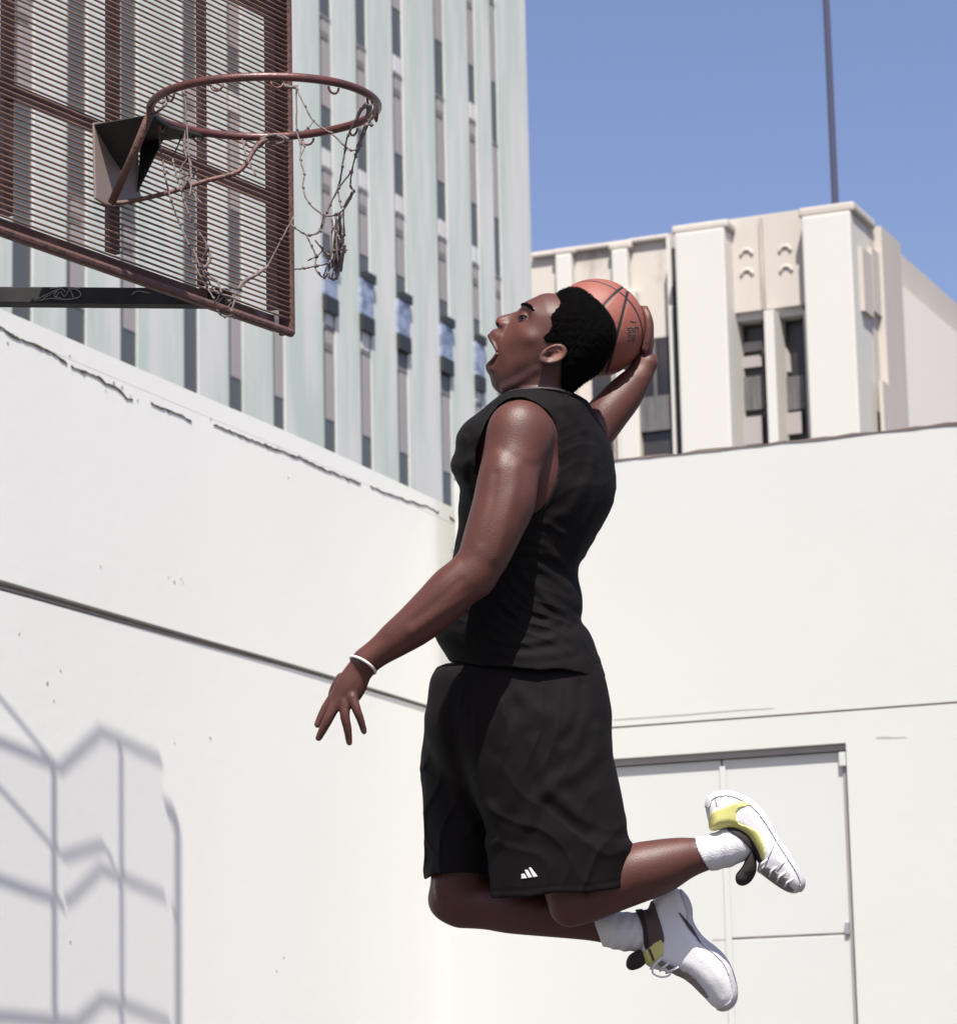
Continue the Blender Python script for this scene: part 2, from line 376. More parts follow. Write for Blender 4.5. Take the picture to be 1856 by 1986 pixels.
p = MB(); bbox(p, 1306, 1316, 650, 480, None, -.89, -.66, 1312); p.build('dark_slot', M_BLACK, root)
p = MB(); bbox(p, 1411, 1563, 500, 418, 600, -.89, -.42, 1480); spn = p.build('spandrel_panel', M_CONC, root)
p = MB(); bbox(p, 1474, 1480, 500, 421, 600, -.42, -.36); p.build('panel_rib', M_STAIN, spn)
for cx_, cy_ in ((1448, 490), (1523, 483), (1449, 529), (1525, 522)):     # crescent ornaments
    a = MB(); s_, z_ = bw(cx_, cy_+6, -.42); R = bw(cx_+13, cy_, -.42)[0]-s_; pts = []
    mids = [PB+dW*(s_+R*.82*math.cos(math.pi*k/16))+nW*-.42+Vector((0, 0, z_+R*.9*math.sin(math.pi*k/16))) for k in range(17)]
    a.tube([p_ + nW*.006 for p_ in mids], [.012]+[.030]*15+[.012], 8); a.build('arch_ornament', M_CONC, spn, smooth=True)
# central mullion and window bays
p = MB(); bbox(p, 1485, 1504, 700, 600, None, -.89, -.2); bbox(p, 1411, 1429, 700, 600, None, -.89, -.42); bbox(p, 1562, 1566, 700, 600, None, -.89, -.3); p.build_each('mullion', M_CONCW, root)
for x0, x1, yt in ((1429, 1485, 620), (1504, 1563, 612)):
    w = MB(); bbox(w, x0, x1, 730, yt, 868, -.89, -.80); win = w.build('window', M_DARKG, root)
    b_ = MB(); bbox(b_, x0, x1, 730, yt-20, yt, -.89, -.5); b_.build('lintel', M_CONCW, win)
    b_ = MB(); bbox(b_, x0+4, x1-3, 730, 730, 795, -.79, -.72); b_.build('grey_panel', M_GREYP, win)
    b_ = MB(); bbox(b_, x0+6, x1-8, 830, 808 if x0 < 1450 else 800, 862 if x0 < 1450 else 842, -.79, -.70); b_.build('lower_pane', M_BLIND, win)
    b_ = MB(); bbox(b_, x0-1, x0+4, 730, yt, 868, -.79, -.66); bbox(b_, x1-4, x1, 730, yt, 868, -.79, -.66); b_.build_each('window_frame', M_GAP, win)
    if x0 < 1450:
        b_ = MB(); bbox(b_, x0+6, x1-6, 680, 663, 680, -.79, -.74); bbox(b_, x0+8, x1-8, 700, 690, 712, -.79, -.74); b_.build_each('inner_blind', M_BLIND, win)
    else:
        pts = [PB+nW*-.79+dW*bw(x, y, -.79)[0]+Vector((0, 0, bw(x, y, -.79)[1])) for x, y in ((1506, 658), (1522, 664), (1533, 690), (1536, 722), (1518, 722), (1516, 690), (1506, 676))]
        b_ = MB(); b_.prism(pts, nW*.04); b_.build('inner_curtain', M_BLIND, win)
w = MB(); bbox(w, 1243, 1299, 700, 655, 892, -.99, -.93); win = w.build('window', M_DARKG, root)
b_ = MB(); bbox(b_, 1242, 1299, 800, 768, 835, -.92, -.84); b_.build('grey_panel', M_GREYP, win)
b_ = MB(); bbox(b_, 1266, 1272, 700, 655, 768, -.92, -.86); b_.build('glazing_bar', M_GREYP, win)
w = MB(); bbox(w, 1150, 1186, 800, 640, 900, -.99, -.93); win = w.build('window', M_DARKG, root)
# parapet steps of the lower wing
p = MB()
for x0, x1, yt in ((1031, 1076, 487), (1108, 1186, 473), (1219, 1300, 456)): bbox(p, x0, x1, 560, yt, yt+10, -1.0, -.9)
p.build_each('parapet', M_CONC, root, bevel=.03)
# right hand return of the main block (runs away from the camera)
def bs(x, y):                               # on the side face
    C0 = PB + dW*(bw(1659, 600, 0)[0]-.02); q = on_plane(x, y, C0, nT); return (q-C0).dot(dT), q.z, C0
_, _, C0 = bs(1700, 500)
def sidebox(mb, d0, d1, z0, z1, o0, o1): mb.box(C0+dT*d0+nT*o0+Vector((0, 0, z0)), dT*(d1-d0), nT*(o1-o0), (0, 0, z1-z0))
dA = bs(1697, 500)[0]; dB = bs(1733, 500)[0]; z_a = bs(1655, 395)[1]; z_b = bs(1715, 458)[1]
m = MB(); sidebox(m, 1.0, dA, 0, bs(1690, 437)[1], -2, 0); sidebox(m, dA+.001, dB, 0, z_b, -2, .12); m.build_each('side_wall', M_CONC, root)
m = MB()
for x in (1676, 1694): d = bs(x, 560)[0]; sidebox(m, d-.25, d+.25, bs(x, 608)[1], bs(x, 490)[1], .0, .07)
d = bs(1706, 800)[0]; sidebox(m, d-.4, d+.3, bs(1706, 858)[1], bs(1706, 752)[1], .12, .18)
m.build_each('side_fin', M_CONC, root)
d2 = bs(2100, 700)[0]; zw = bs(1800, 602)[1]
m = MB(); sidebox(m, dB+.001, d2, 0, zw, -3, .05); m.build('side_wing', mat('side_wing', (.80, .745, .66), .9, var=.3, vscale=.2, var_col=(.72, .66, .59), stretch=(1, 1, .4)), root)
# mast on the roof
q = at(1620, 396, 50.5)
m = MB(); q0 = Vector((q.x, q.y, q.z-1.5)); m.tube([q0, q0+Vector((0, 0, 9.0))], [.06, .05], 10); m.tube([q0, q0+Vector((0, 0, .35))], .12, 10)
tag(m.build('mast', M_MAST), 'thin dark mast standing on the roof of the beige building against the sky', 'mast')
# ------------------------------------------------------------------ basketball hoop
M_RUST = mat('rusty_steel', (.17, .085, .07), .6, metal=.25, var=.8, vscale=25, var_col=(.085, .05, .045), bump=.25, bscale=90)
M_RIM = mat('rim_paint', (.13, .042, .035), .38, metal=.15, var=.6, vscale=30, var_col=(.045, .028, .026), spec=.6, bump=.1, bscale=120)
M_SLAT = mat('slat_steel', (.29, .175, .125), .5, metal=.3, var=.8, vscale=14, var_col=(.15, .095, .08), spec=.6)
M_FRAMEB = mat('weathered_brown_frame', (.14, .075, .06), .7, var=.8, vscale=9, var_col=(.30, .22, .19), thresh=(.5, .64), bump=.2, bscale=50)
M_ARM = mat('black_arm', (.009, .0085, .008), .8, var=.5, vscale=9, var_col=(.05, .045, .04))
M_SCRIB = mat('scribble_paint', (.30, .29, .26), .8, var=.6, vscale=60, var_col=(.08, .08, .07))
M_PLATE = mat('bracket_plate', (.26, .19, .175), .55, metal=.1, var=.5, vscale=12, var_col=(.21, .18, .15))
M_NET = mat('weathered_net_cord', (.17, .135, .125), .9, var=.7, vscale=40, var_col=(.12, .09, .085))
RC = at(512, 208, 6.5)                      # rim centre
AZB = rad(31.2)
dB_ = Vector((math.sin(AZB), math.cos(AZB), 0)); nB = Vector((math.cos(AZB), -math.sin(AZB), 0)); Z = Vector((0, 0, 1))
hoop = empty('basketball_hoop', (RC.x-2.0, RC.y+1.0, 0), 'weathered basketball hoop with rusty slatted backboard and torn hanging net', 'basketball hoop')
PBd = RC - nB*.385; PBd.z = 0
def bd(x, y, off=0):
    p = on_plane(x, y, PBd+nB*off, nB); return (p-PBd).dot(dB_), p.z
def dbox(mb, s0, s1, z0, z1, o0, o1): rbox(mb, s0, s1, z0, z1, o0, o1, PBd, dB_, nB)
sE, zE = bd(563, 640); sC = bd(218, 300)[0]; sW = 2*sC - sE; z0b = bd(300, 542)[1]; z1b = z0b+1.05
# slats: thin horizontal rods
m = MB(); z = z0b+.02; pitch = .0128; k = 0; rs = random.Random(5)
while z < z1b-.02:
    n_ = 13; pts = [PBd+dB_*(sW+(sE-sW)*i/(n_-1))+Z*(z+rs.uniform(-.0007, .0007)) for i in range(n_)]
    m.tube(pts, .0026, 6); z += pitch; k += 1
m.build('slat_panel', M_SLAT, hoop, smooth=True)
# face frame and the frame behind the slats
m = MB(); dbox(m, sE-.002, sE+.008, z0b-.014, z1b, -.03, .008); dbox(m, sW-.008, sW+.002, z0b-.014, z1b, -.03, .008)
m.tube([PBd+dB_*(sW-.006)+Z*(z0b-.012), PBd+dB_*(sE+.004)+Z*(z0b-.012)], .010, 10); m.tube([PBd+dB_*(sW-.006)+Z*(z1b+.004), PBd+dB_*(sE+.004)+Z*(z1b+.004)], .010, 10)
m.build('edge_frame', M_RUST, hoop)
m = MB(); dbox(m, sW, sE-.004, z0b-.004, z0b+.002, -.04, -.010); dbox(m, sW, sE-.004, z0b-.004, z0b+.034, -.046, -.041)
m.build_each('bottom_rail', M_FRAMEB, hoop)
def zl(x, y): return bd(x, y, -.05)
sA = zl(212, 200)[0]; sB2 = zl(385, 250)[0]; s0_ = zl(8, 100)[0]
m = MB()
for s_, w_ in ((sA, .036), (sB2, .022), (s0_, .03), (sW+.03, .04)): dbox(m, s_-w_/2, s_+w_/2, z0b+.045, z1b, -.048, -.035)
m.build_each('upright', M_FRAMEB, hoop)
m = MB(); dbox(m, sE-.023, sE-.016, z0b+.042, z1b, -.05, -.02); m.build('edge_angle', M_RUST, hoop)
zc = zl(382, 337)[1]; zt_ = zl(520, 30)[1]
m = MB(); dbox(m, sW, sE-.036, zc-.013, zc+.013, -.034, -.012); m.build_each('cross_rail', M_RUST, hoop)
m = MB(); dbox(m, sW, sE-.036, zt_-.02, zt_+.02, -.034, -.012); dbox(m, sW, sE, z1b-.03, z1b, -.034, -.012); m.build_each('cross_rail', M_RUST, hoop)
# support arm behind the board, reaching in from the left
a0 = at(-700, 566, 7.25); a1 = at(440, 574, 6.98); dA_ = (a1-a0).normalized()
nn = dA_.cross(Z).normalized(); up_ = nn.cross(dA_)
if up_.z < 0: up_ = -up_
if nn.y > 0: nn = -nn
m = MB(); m.box(a0-up_*.019, dA_*(a1-a0).length, -nn*.045, up_*.038); arm = m.build('support_arm', M_ARM, hoop, bevel=.003)
m = MB()
def onarm(x, y):
    p = on_plane(x, y, a0, nn); return p + nn*.003
for sc_ in ([(72, 581), (90, 572), (112, 562), (106, 574), (120, 578)], [(84, 579), (102, 570), (118, 560), (128, 566)], [(108, 577), (118, 566), (126, 575), (136, 563), (143, 577)], [(132, 560), (150, 562), (158, 572), (148, 580)], [(98, 560), (124, 557), (156, 559)], [(76, 583), (100, 579), (130, 581), (154, 577)], [(256, 572), (268, 565), (292, 569)]):
    m.tube([onarm(x, y) for x, y in [tuple(p) for p in catmull(sc_, 5)]], .0011, 5)
m.build_each('paint_scribble', M_SCRIB, arm)
# post carrying the arm, left of the frame
m = MB(); pb = a0-dA_*.1; m.tube([Vector((pb.x, pb.y, 0)), Vector((pb.x, pb.y, pb.z+1.0))], .06, 14); m.build('post', M_ARM, hoop, smooth=True)
# rim
tilt = rad(3.2); X_ = Vector((1, 0, 0)); F_ = Vector((0, math.cos(tilt), math.sin(tilt)))   # far side raised a little
X_ = (X_ + Z*.004).normalized(); R_ = .2345
def rp(t, r=R_, dz=0): return RC + X_*(r*math.cos(t)) + F_*(r*math.sin(t)) + Z*dz
m = MB(); m.tube([rp(2*math.pi*i/96, R_+.0015*math.sin(5*2*math.pi*i/96)) for i in range(96)], .0088, 12, closed=True)
rim = m.build('rim', M_RIM, hoop, smooth=True)
m = MB()                                    # net loops welded and cords wound round the rim
for i in range(12):
    t = 2*math.pi*(i+.35)/12; c_ = rp(t, R_, -.011)
    tan = (rp(t+.01)-rp(t-.01)).normalized()
    m.tube([c_+tan*(.013*math.cos(a))+Z*(-.013*abs(math.sin(a))) for a in [math.pi*q/6 for q in range(7)]], .0025, 6)
m.build_each('net_hook', M_RIM, rim, smooth=True)
# bracket: plate on the board, tray under the rim coloured black for its shaded underside, bracing rods
def P3(x, y, d): return at(x, y, d)
pl = [(178, 238), (181, 385), (200, 397), (217, 401), (240, 397), (272, 389), (268, 372), (262, 232)]
off = .012
m = MB(); pts = [on_plane(x, y, PBd+nB*off, nB) for x, y in pl]; m.prism(pts, nB*.006); m.build('bracket_plate', M_PLATE, hoop, bevel=.002)
A = on_plane(180, 240, PBd+nB*off, nB); B = on_plane(275, 270, PBd+nB*off, nB); L_ = rp(math.pi*.985, R_-.003, -.004); Rr = rp(math.pi*.70, R_-.004, -.004)
m = MB(); tr = [A, L_, rp(math.pi*.85, R_-.006, -.004), Rr, B]
m.add([tuple(p) for p in tr]+[tuple(p-Z*.006) for p in tr], [(0, 1, 2, 3, 4), (9, 8, 7, 6, 5)]+[(i, i+5, (i+1) % 5+5, (i+1) % 5) for i in range(5)])
tray = m.build('bracket_tray', M_ARM, hoop)
D = on_plane(232, 372, PBd+nB*off, nB)
m = MB()                                    # folded side gussets of the bracket
for a_, b_, c_ in ((A, on_plane(238, 330, PBd+nB*(off+.012), nB), A.lerp(L_, .96)), (B, on_plane(268, 372, PBd+nB*(off+.008), nB), B.lerp(Rr, .35))):
    n3 = (b_-a_).cross(c_-a_).normalized()*.004; m.prism([a_, b_, c_], n3)
m.build_each('bracket_gusset', M_ARM, hoop)
m = MB(); D2 = on_plane(217, 392, PBd+nB*.03, nB)
m.tube([rp(math.pi*1.0, R_, -.004), rp(math.pi*1.0, R_, -.004).lerp(D2, .5)+Z*-.004, D2], .0088, 10)
yy = [(217, 393, 6.62), (240, 392, 6.62), (268, 387, 6.62), (330, 372, 6.62), (400, 350, 6.63), (440, 340, 6.64), (462, 332, 6.65), (478, 316, 6.66), (492, 292, 6.67), (508, 274, 6.68), (530, 266, 6.70)]
m.tube([P3(*p) for p in [tuple(q) for q in catmull(yy, 4)]], .0052, 8)
m.build_each('brace_rod', M_RUST, hoop, smooth=True)
# torn net
net = MB(); rn = random.Random(9)
def strand(pts, d0, d1, r=.0018, knots=True):
    P = []
    for i, (x, y) in enumerate(pts):
        t = i/max(1, len(pts)-1); P.append((x, y, d0+(d1-d0)*t+rn.uniform(-.012, .012)))
    C = catmull(P, 6)
    net.tube([at(c[0]+rn.uniform(-.5, .5), c[1]+rn.uniform(-.5, .5), c[2]) for c in C], [r*rn.uniform(.8, 1.25) for _ in C], 6)
    if knots:
        for x, y, d in P[1:-1]:
            c = at(x, y, d); net.tube([c+Vector((-.002, 0, .003)), c+Vector((.001, -.002, 0)), c+Vector((.002, 0, -.003))], [.0018, .0031, .0018], 6)
S = strand
S([(577, 165), (576, 173), (592, 206), (608, 234), (630, 251), (643, 258), (667, 281), (680, 291), (691, 290)], 6.72, 6.45)
S([(608, 234), (597, 248), (582, 257)], 6.55, 6.5, .0012)
S([(575, 172), (576, 251), (583, 279), (583, 310), (590, 338), (588, 364), (600, 394), (630, 417), (652, 416), (668, 404)], 6.7, 6.4)
S([(710, 198), (697, 215), (688, 236), (675, 262), (669, 290), (664, 322), (657, 360), (640, 397), (628, 420), (620, 446), (600, 456), (571, 441), (562, 430)], 6.45, 6.6)
S([(712, 203), (710, 238), (697, 277), (689, 301), (680, 333), (657, 364), (634, 411), (621, 448), (600, 456)], 6.43, 6.5)
S([(722, 222), (705, 255), (700, 280), (690, 303), (682, 333), (680, 362), (686, 370), (667, 401), (667, 455), (655, 485), (637, 511), (628, 535)], 6.42, 6.5)
S([(712, 240), (700, 268), (692, 292)], 6.42, 6.45, .004)
S([(684, 372), (678, 385), (667, 404)], 6.43, 6.45, .003)
S([(643, 422), (646, 442), (656, 459), (668, 476), (670, 490)], 6.5, 6.45)
S([(655, 364), (659, 390), (662, 402)], 6.5, 6.45)
S([(595, 457), (604, 476), (613, 498), (611, 517), (618, 530), (628, 538), (637, 530)], 6.6, 6.5)
S([(640, 512), (636, 530), (641, 539), (652, 539), (660, 515), (664, 495)], 6.5, 6.47, .0028)
S([(569, 522), (589, 520), (615, 515), (637, 509), (648, 486), (673, 484)], 6.6, 6.45)
S([(611, 465), (624, 481), (637, 494), (648, 500)], 6.5, 6.5); S([(596, 505), (615, 496), (628, 482)], 6.5, 6.5, .0014)
S([(575, 130+38), (560, 168), (548, 163)], 6.72, 6.73, .004)
for k in range(15):                         # clump where the net has gathered
    x0 = rn.uniform(650, 668); y0 = rn.uniform(410, 462); x1 = rn.uniform(637, 662); y1 = rn.uniform(505, 538)
    S([(x0, y0), ((x0+x1)/2+rn.uniform(-9, 9), (y0+y1)/2+rn.uniform(-8, 8)), (x1, y1)], 6.5+rn.uniform(-.03, .03), 6.5+rn.uniform(-.03, .03), .0024, False)
S([(358, 181), (362, 233), (366, 302), (371, 345), (368, 380)], 6.6, 6.5)
S([(306, 237), (310, 276), (319, 336), (332, 388), (349, 435), (366, 474), (375, 509), (401, 556), (414, 578), (422, 603), (435, 614), (450, 611)], 6.6, 6.48)
S([(353, 262), (338, 300), (336, 315), (352, 370), (366, 414), (388, 453), (405, 478)], 6.68, 6.5)
S([(366, 302), (350, 330), (358, 360), (380, 330), (364, 318)], 6.6, 6.55, .0018)
S([(361, 250), (357, 290), (370, 320), (362, 350), (352, 372)], 6.62, 6.55, .003)
S([(375, 483), (388, 517), (402, 540), (420, 566), (453, 578), (449, 603), (455, 618)], 6.55, 6.47)
S([(569, 420), (545, 465), (517, 517), (487, 539), (466, 560), (444, 584), (436, 572)], 6.62, 6.5)
S([(520, 515), (500, 530), (474, 545), (462, 560)], 6.58, 6.5, .0036)
S([(388, 453), (397, 470), (408, 500), (396, 520)], 6.5, 6.5, .003)
S([(470, 270), (478, 302), (496, 340)], 6.7, 6.6); S([(575, 262), (590, 283), (583, 300)], 6.7, 6.6)
S([(405, 478), (392, 505), (402, 530), (420, 545), (428, 566), (415, 590)], 6.5, 6.5); S([(420, 590), (436, 574), (452, 582), (440, 598)], 6.5, 6.5)
S([(366, 345), (374, 372), (392, 395)], 6.55, 6.5, .0018); S([(322, 330), (345, 345), (366, 338)], 6.6, 6.5, .0016)
S([(503, 286), (515, 272), (530, 262), (552, 270), (540, 278), (520, 276)], 6.69, 6.7, .003)
S([(505, 270), (522, 262), (545, 262), (560, 270)], 6.68, 6.7, .003)
S([(302, 218), (318, 205), (326, 190), (312, 200)], 6.5, 6.5, .003); S([(352, 165), (356, 180), (362, 184)], 6.4, 6.4, .003)
S([(690, 235), (700, 212), (718, 204), (712, 225), (722, 244)], 6.42, 6.42, .004)
net.build('net', M_NET, hoop, smooth=True)

# ------------------------------------------------------------------ made-up zigzag screen, unseen, shaped to throw the shadow on the left wall
M_SCR = mat('screen_bar', (.30, .30, .31), .5, metal=.5)
mp_ = bpy.data.materials.new('clear_panel'); mp_.use_nodes = True; n_ = mp_.node_tree
tb = n_.nodes.new('ShaderNodeBsdfTransparent'); tb.inputs[0].default_value = (.95, .945, .955, 1)
gl = n_.nodes.new('ShaderNodeBsdfGlossy'); gl.inputs['Roughness'].default_value = .1; mxs = n_.nodes.new('ShaderNodeMixShader'); mxs.inputs[0].default_value = .04
n_.links.new(tb.outputs[0], mxs.inputs[1]); n_.links.new(gl.outputs[0], mxs.inputs[2]); n_.links.new(mxs.outputs[0], n_.nodes['Material Output'].inputs[0])
scr = empty('shadow_screen', (-2.2, 11.0, 5.0), 'added unseen screen of clear panels and bars, shaped for its shadow on the left wall', 'screen')
YS = 11.0                                    # the screen stands in the plane y = YS, left of the picture
def toward(x, y):
    q, n = zat(x, y); t = (q.y-YS)/(-sun_dir.y); p = q+sun_dir*t; return p
bars = MB()
def bar(pts, w, wob=0):
    for p_, q_ in zip(pts[:-1], pts[1:]): bars.tube([toward(*p_), toward(*q_)], w, 6)
bar([(105, 1482), (106, 2012)], 0.0115); bar([(235, 1450), (237, 2012)], 0.0101)
bar([(-60, 1285), (108, 1486)], 0.0057); bar([(-80, 1395), (0, 1440), (90, 1478), (118, 1492), (196, 1420), (240, 1440), (313, 1475)], 0.0080)
bar([(-60, 1470), (0, 1530), (105, 1646), (125, 1664)], 0.0061); bar([(125, 1662), (160, 1652), (200, 1640), (220, 1672)], 0.0072)
bar([(-60, 1690), (0, 1708), (60, 1730), (108, 1744), (124, 1760)], 0.0084); bar([(128, 1750), (145, 1738), (198, 1685)], 0.0072); bar([(198, 1688), (240, 1705), (320, 1740)], 0.0080)
bar([(-60, 1970), (60, 1978), (150, 1986), (200, 1940), (240, 1950), (330, 1985)], 0.0084)
bar([(324, 1572), (340, 1582), (345, 1600), (346, 2012)], 0.0158); bar([(336, 1770), (344, 1772)], 0.0095)
bar([(-430, 1300), (-60, 1396)], 0.0072)
for y_ in (1560, 1860):                    # arms that hold the screen off the wall
    p = toward(-60, y_); e_ = Vector((p.x-2.2, p.y+.9, ZT+.02)); bars.tube([p, e_], .02, 6)
bars.build_each('bar', M_SCR, scr)
pn = MB()
for poly in ([(-80, 1395), (0, 1440), (105, 1486), (106, 2010), (-80, 2010)], [(105, 1486), (196, 1420), (235, 1440), (237, 2010), (106, 2010)], [(235, 1440), (313, 1475), (318, 1560), (345, 1600), (346, 2010), (237, 2010)]):
    pn.prism([toward(x, y) for x, y in poly], Vector((0, .004, 0)))
pn.build_each('clear_panel', mp_, scr)
# ------------------------------------------------------------------ sculpting tools: distance fields in (photo x, photo y, depth) units of one pixel at the player's distance
DP = 6.95; KP = FPX/DP
def to_world(V):                            # V: n x 3 array of x, y, c
    c = V[:, 2]/KP + DP; a = (V[:, 0]-CX)/FPX*c; b = (CY-V[:, 1])/FPX*c
    R = np.array([rgt[:], upv[:], fwd[:]]); return np.stack([a, b, c], 1) @ R + np.array(CAM[:])
def smin(a, b, k): h = np.maximum(k-np.abs(a-b), 0)/k; return np.minimum(a, b)-h*h*k*.25
def smax(a, b, k): return -smin(-a, -b, k)
def chain(pts, k=0., sc=1.0):               # round cones through (x, y, c, r)
    def f(X, Y, C):
        d = None
        for (x0, y0, c0, r0_), (x1, y1, c1, r1_) in zip(pts[:-1], pts[1:]):
            vx, vy, vc = x1-x0, y1-y0, (c1-c0)*sc; L2 = vx*vx+vy*vy+vc*vc+1e-9
            px, py, pc = X-x0, Y-y0, (C-c0)*sc
            t = np.clip((px*vx+py*vy+pc*vc)/L2, 0, 1); t2 = t
            e = np.sqrt((px-vx*t)**2+(py-vy*t)**2+(pc-vc*t)**2)-(r0_+(r1_-r0_)*t2)
            d = e if d is None else (smin(d, e, k) if k else np.minimum(d, e))
        return d
    return f
def bounded(f, bb, m=34.):                # far from its box a shape answers with the distance to that box
    def g(X, Y, C):
        if X.size > 1000:
            lo = [X.min(), Y.min(), C.min()]; hi = [X.max(), Y.max(), C.max()]
            e = math.sqrt(sum(max(bb[i][0]-hi[i], lo[i]-bb[i][1], 0)**2 for i in range(3)))
            if e > m: return np.sqrt(np.maximum(np.maximum(bb[0][0]-X, X-bb[0][1]), 0)**2+np.maximum(np.maximum(bb[1][0]-Y, Y-bb[1][1]), 0)**2+np.maximum(np.maximum(bb[2][0]-C, C-bb[2][1]), 0)**2)
        return f(X, Y, C)
    return g
def smooth_chain(pts, n=6):
    P = [tuple(p) for p in catmull(pts, n)]; r = max(p[3] for p in P)
    return bounded(chain(P), [(min(p[i] for p in P)-r, max(p[i] for p in P)+r) for i in range(3)])
def folds_noise(X, Y, C, ang, lam, seed): # ridged, wandering folds
    u = X*math.cos(ang)+Y*math.sin(ang); w = nz(X, Y, C, 34., seed)*1.9+nz(X, Y, C, 75., seed+1)*1.5
    r = 1-np.abs(np.sin(np.pi*u/lam+w)); return (r**2.2-.25)*np.clip(nz(X, Y, C, 52., seed+4)*1.3+.45, 0, 1)
def ell(x, y, c, rx, ry, rc, ang=0.):
    ca, sa = math.cos(ang), math.sin(ang)
    def f(X, Y, C):
        dx, dy = X-x, Y-y; u = (dx*ca+dy*sa)/rx; v = (-dx*sa+dy*ca)/ry; w = (C-c)/rc
        q = np.sqrt(u*u+v*v+w*w); return (q-1)*min(rx, ry, rc)
    return f
def poly_sd(P, X, Y):                       # signed distance to a polygon, positive inside
    P = np.array(P, float); n = len(P); d = np.full(X.shape, 1e9); ins = np.zeros(X.shape, bool)
    for i in range(n):
        ax, ay = P[i]; bx, by = P[(i+1) % n]; ex, ey = bx-ax, by-ay
        t = np.clip(((X-ax)*ex+(Y-ay)*ey)/(ex*ex+ey*ey+1e-9), 0, 1)
        d = np.minimum(d, (X-ax-ex*t)**2+(Y-ay-ey*t)**2)
        cnd = ((ay > Y) != (by > Y)); ins ^= cnd & (X < (bx-ax)*(Y-ay)/(by-ay+1e-12)+ax)
    d = np.sqrt(d); return np.where(ins, d, -d)
def line_d(P, X, Y):
    d = np.full(X.shape, 1e9)
    for (ax, ay), (bx, by) in zip(P[:-1], P[1:]):
        ex, ey = bx-ax, by-ay; t = np.clip(((X-ax)*ex+(Y-ay)*ey)/(ex*ex+ey*ey+1e-9), 0, 1)
        d = np.minimum(d, np.hypot(X-ax-ex*t, Y-ay-ey*t))
    return d
def idw(ctrl, X, Y):                        # smooth multiquadric interpolation of half thickness and rounding
    K = np.array(ctrl, float); P = K[:, :2]; n = len(K); e = 15.
    if n < 4:
        W = np.zeros(X.shape); A = np.zeros(X.shape); B = np.zeros(X.shape)
        for x, y, a, b in ctrl: w = 1/((X-x)**2+(Y-y)**2+80.)**1.5; W += w; A += w*a; B += w*b
        return A/W, B/W
    G = np.sqrt(((P[:, None]-P[None])**2).sum(2)+e*e); M3 = np.zeros((n+1, n+1)); M3[:n, :n] = G+np.eye(n)*-1.5; M3[n, :n] = 1; M3[:n, n] = 1
    w = np.linalg.solve(M3, np.vstack([K[:, 2:], [[0, 0]]])); A = np.full(X.shape, w[n, 0]); B = np.full(X.shape, w[n, 1])
    for k in range(n): g = np.sqrt((X-P[k, 0])**2+(Y-P[k, 1])**2+e*e); A += g*w[k, 0]; B += g*w[k, 1]
    return np.clip(A, K[:, 2].min()*.8, K[:, 2].max()*1.05), np.clip(B, K[:, 3].min()*.8, K[:, 3].max()*1.05)
def relief(P, ctrl, c0):                    # solid with the outline P and half thickness given by control points (x, y, T, rounding)
    cache = {}
    def f(X, Y, C):
        x2, y2 = X[..., :1], Y[..., :1]
        d = poly_sd(P, x2, y2); T, L = idw(ctrl, x2, y2)
        m = np.minimum(d/L, 1); q = np.sqrt(((C-c0)/T)**2+(1-m)**2); return (q-1)*np.minimum(T, L)
    return f
def rows(R, top=None, bot=None, n=2.3):     # torso like solid: (y, xl, xr, c centre, half depth, shear)
    A = np.array(catmull(R, 6), float); K5 = np.array([1, 2, 3, 2, 1])/9.
    for k in range(1, A.shape[1]): A[2:-2, k] = np.convolve(A[:, k], K5, 'valid')
    def f(X, Y, C):
        y = np.clip(Y, A[0, 0], A[-1, 0]); g = lambda k: np.interp(y, A[:, 0], A[:, k])
        xl, xr, cc, hd, t = g(1), g(2), g(3), g(4), g(5); xc = (xl+xr)/2; hw = (xr-xl)/2
        q = (np.abs((X-xc)/hw)**n+np.abs((C-cc-t*(X-xc))/hd)**n)**(1/n); d = (q-1)*np.minimum(hw, hd)
        e = np.maximum(A[0, 0]-Y, Y-A[-1, 0]); return np.maximum(d, e)
    return f
def nz(X, Y, C, s, seed=0):
    a = .5*np.sin(X/s+1.3*np.sin(Y/s*.7+seed))+.5*np.sin(Y/s*1.1+1.7*np.sin(C/s*.8+seed*2))+.5*np.sin(C/s*.9+1.1*np.sin(X/s*1.2+seed*3)); return a/1.5
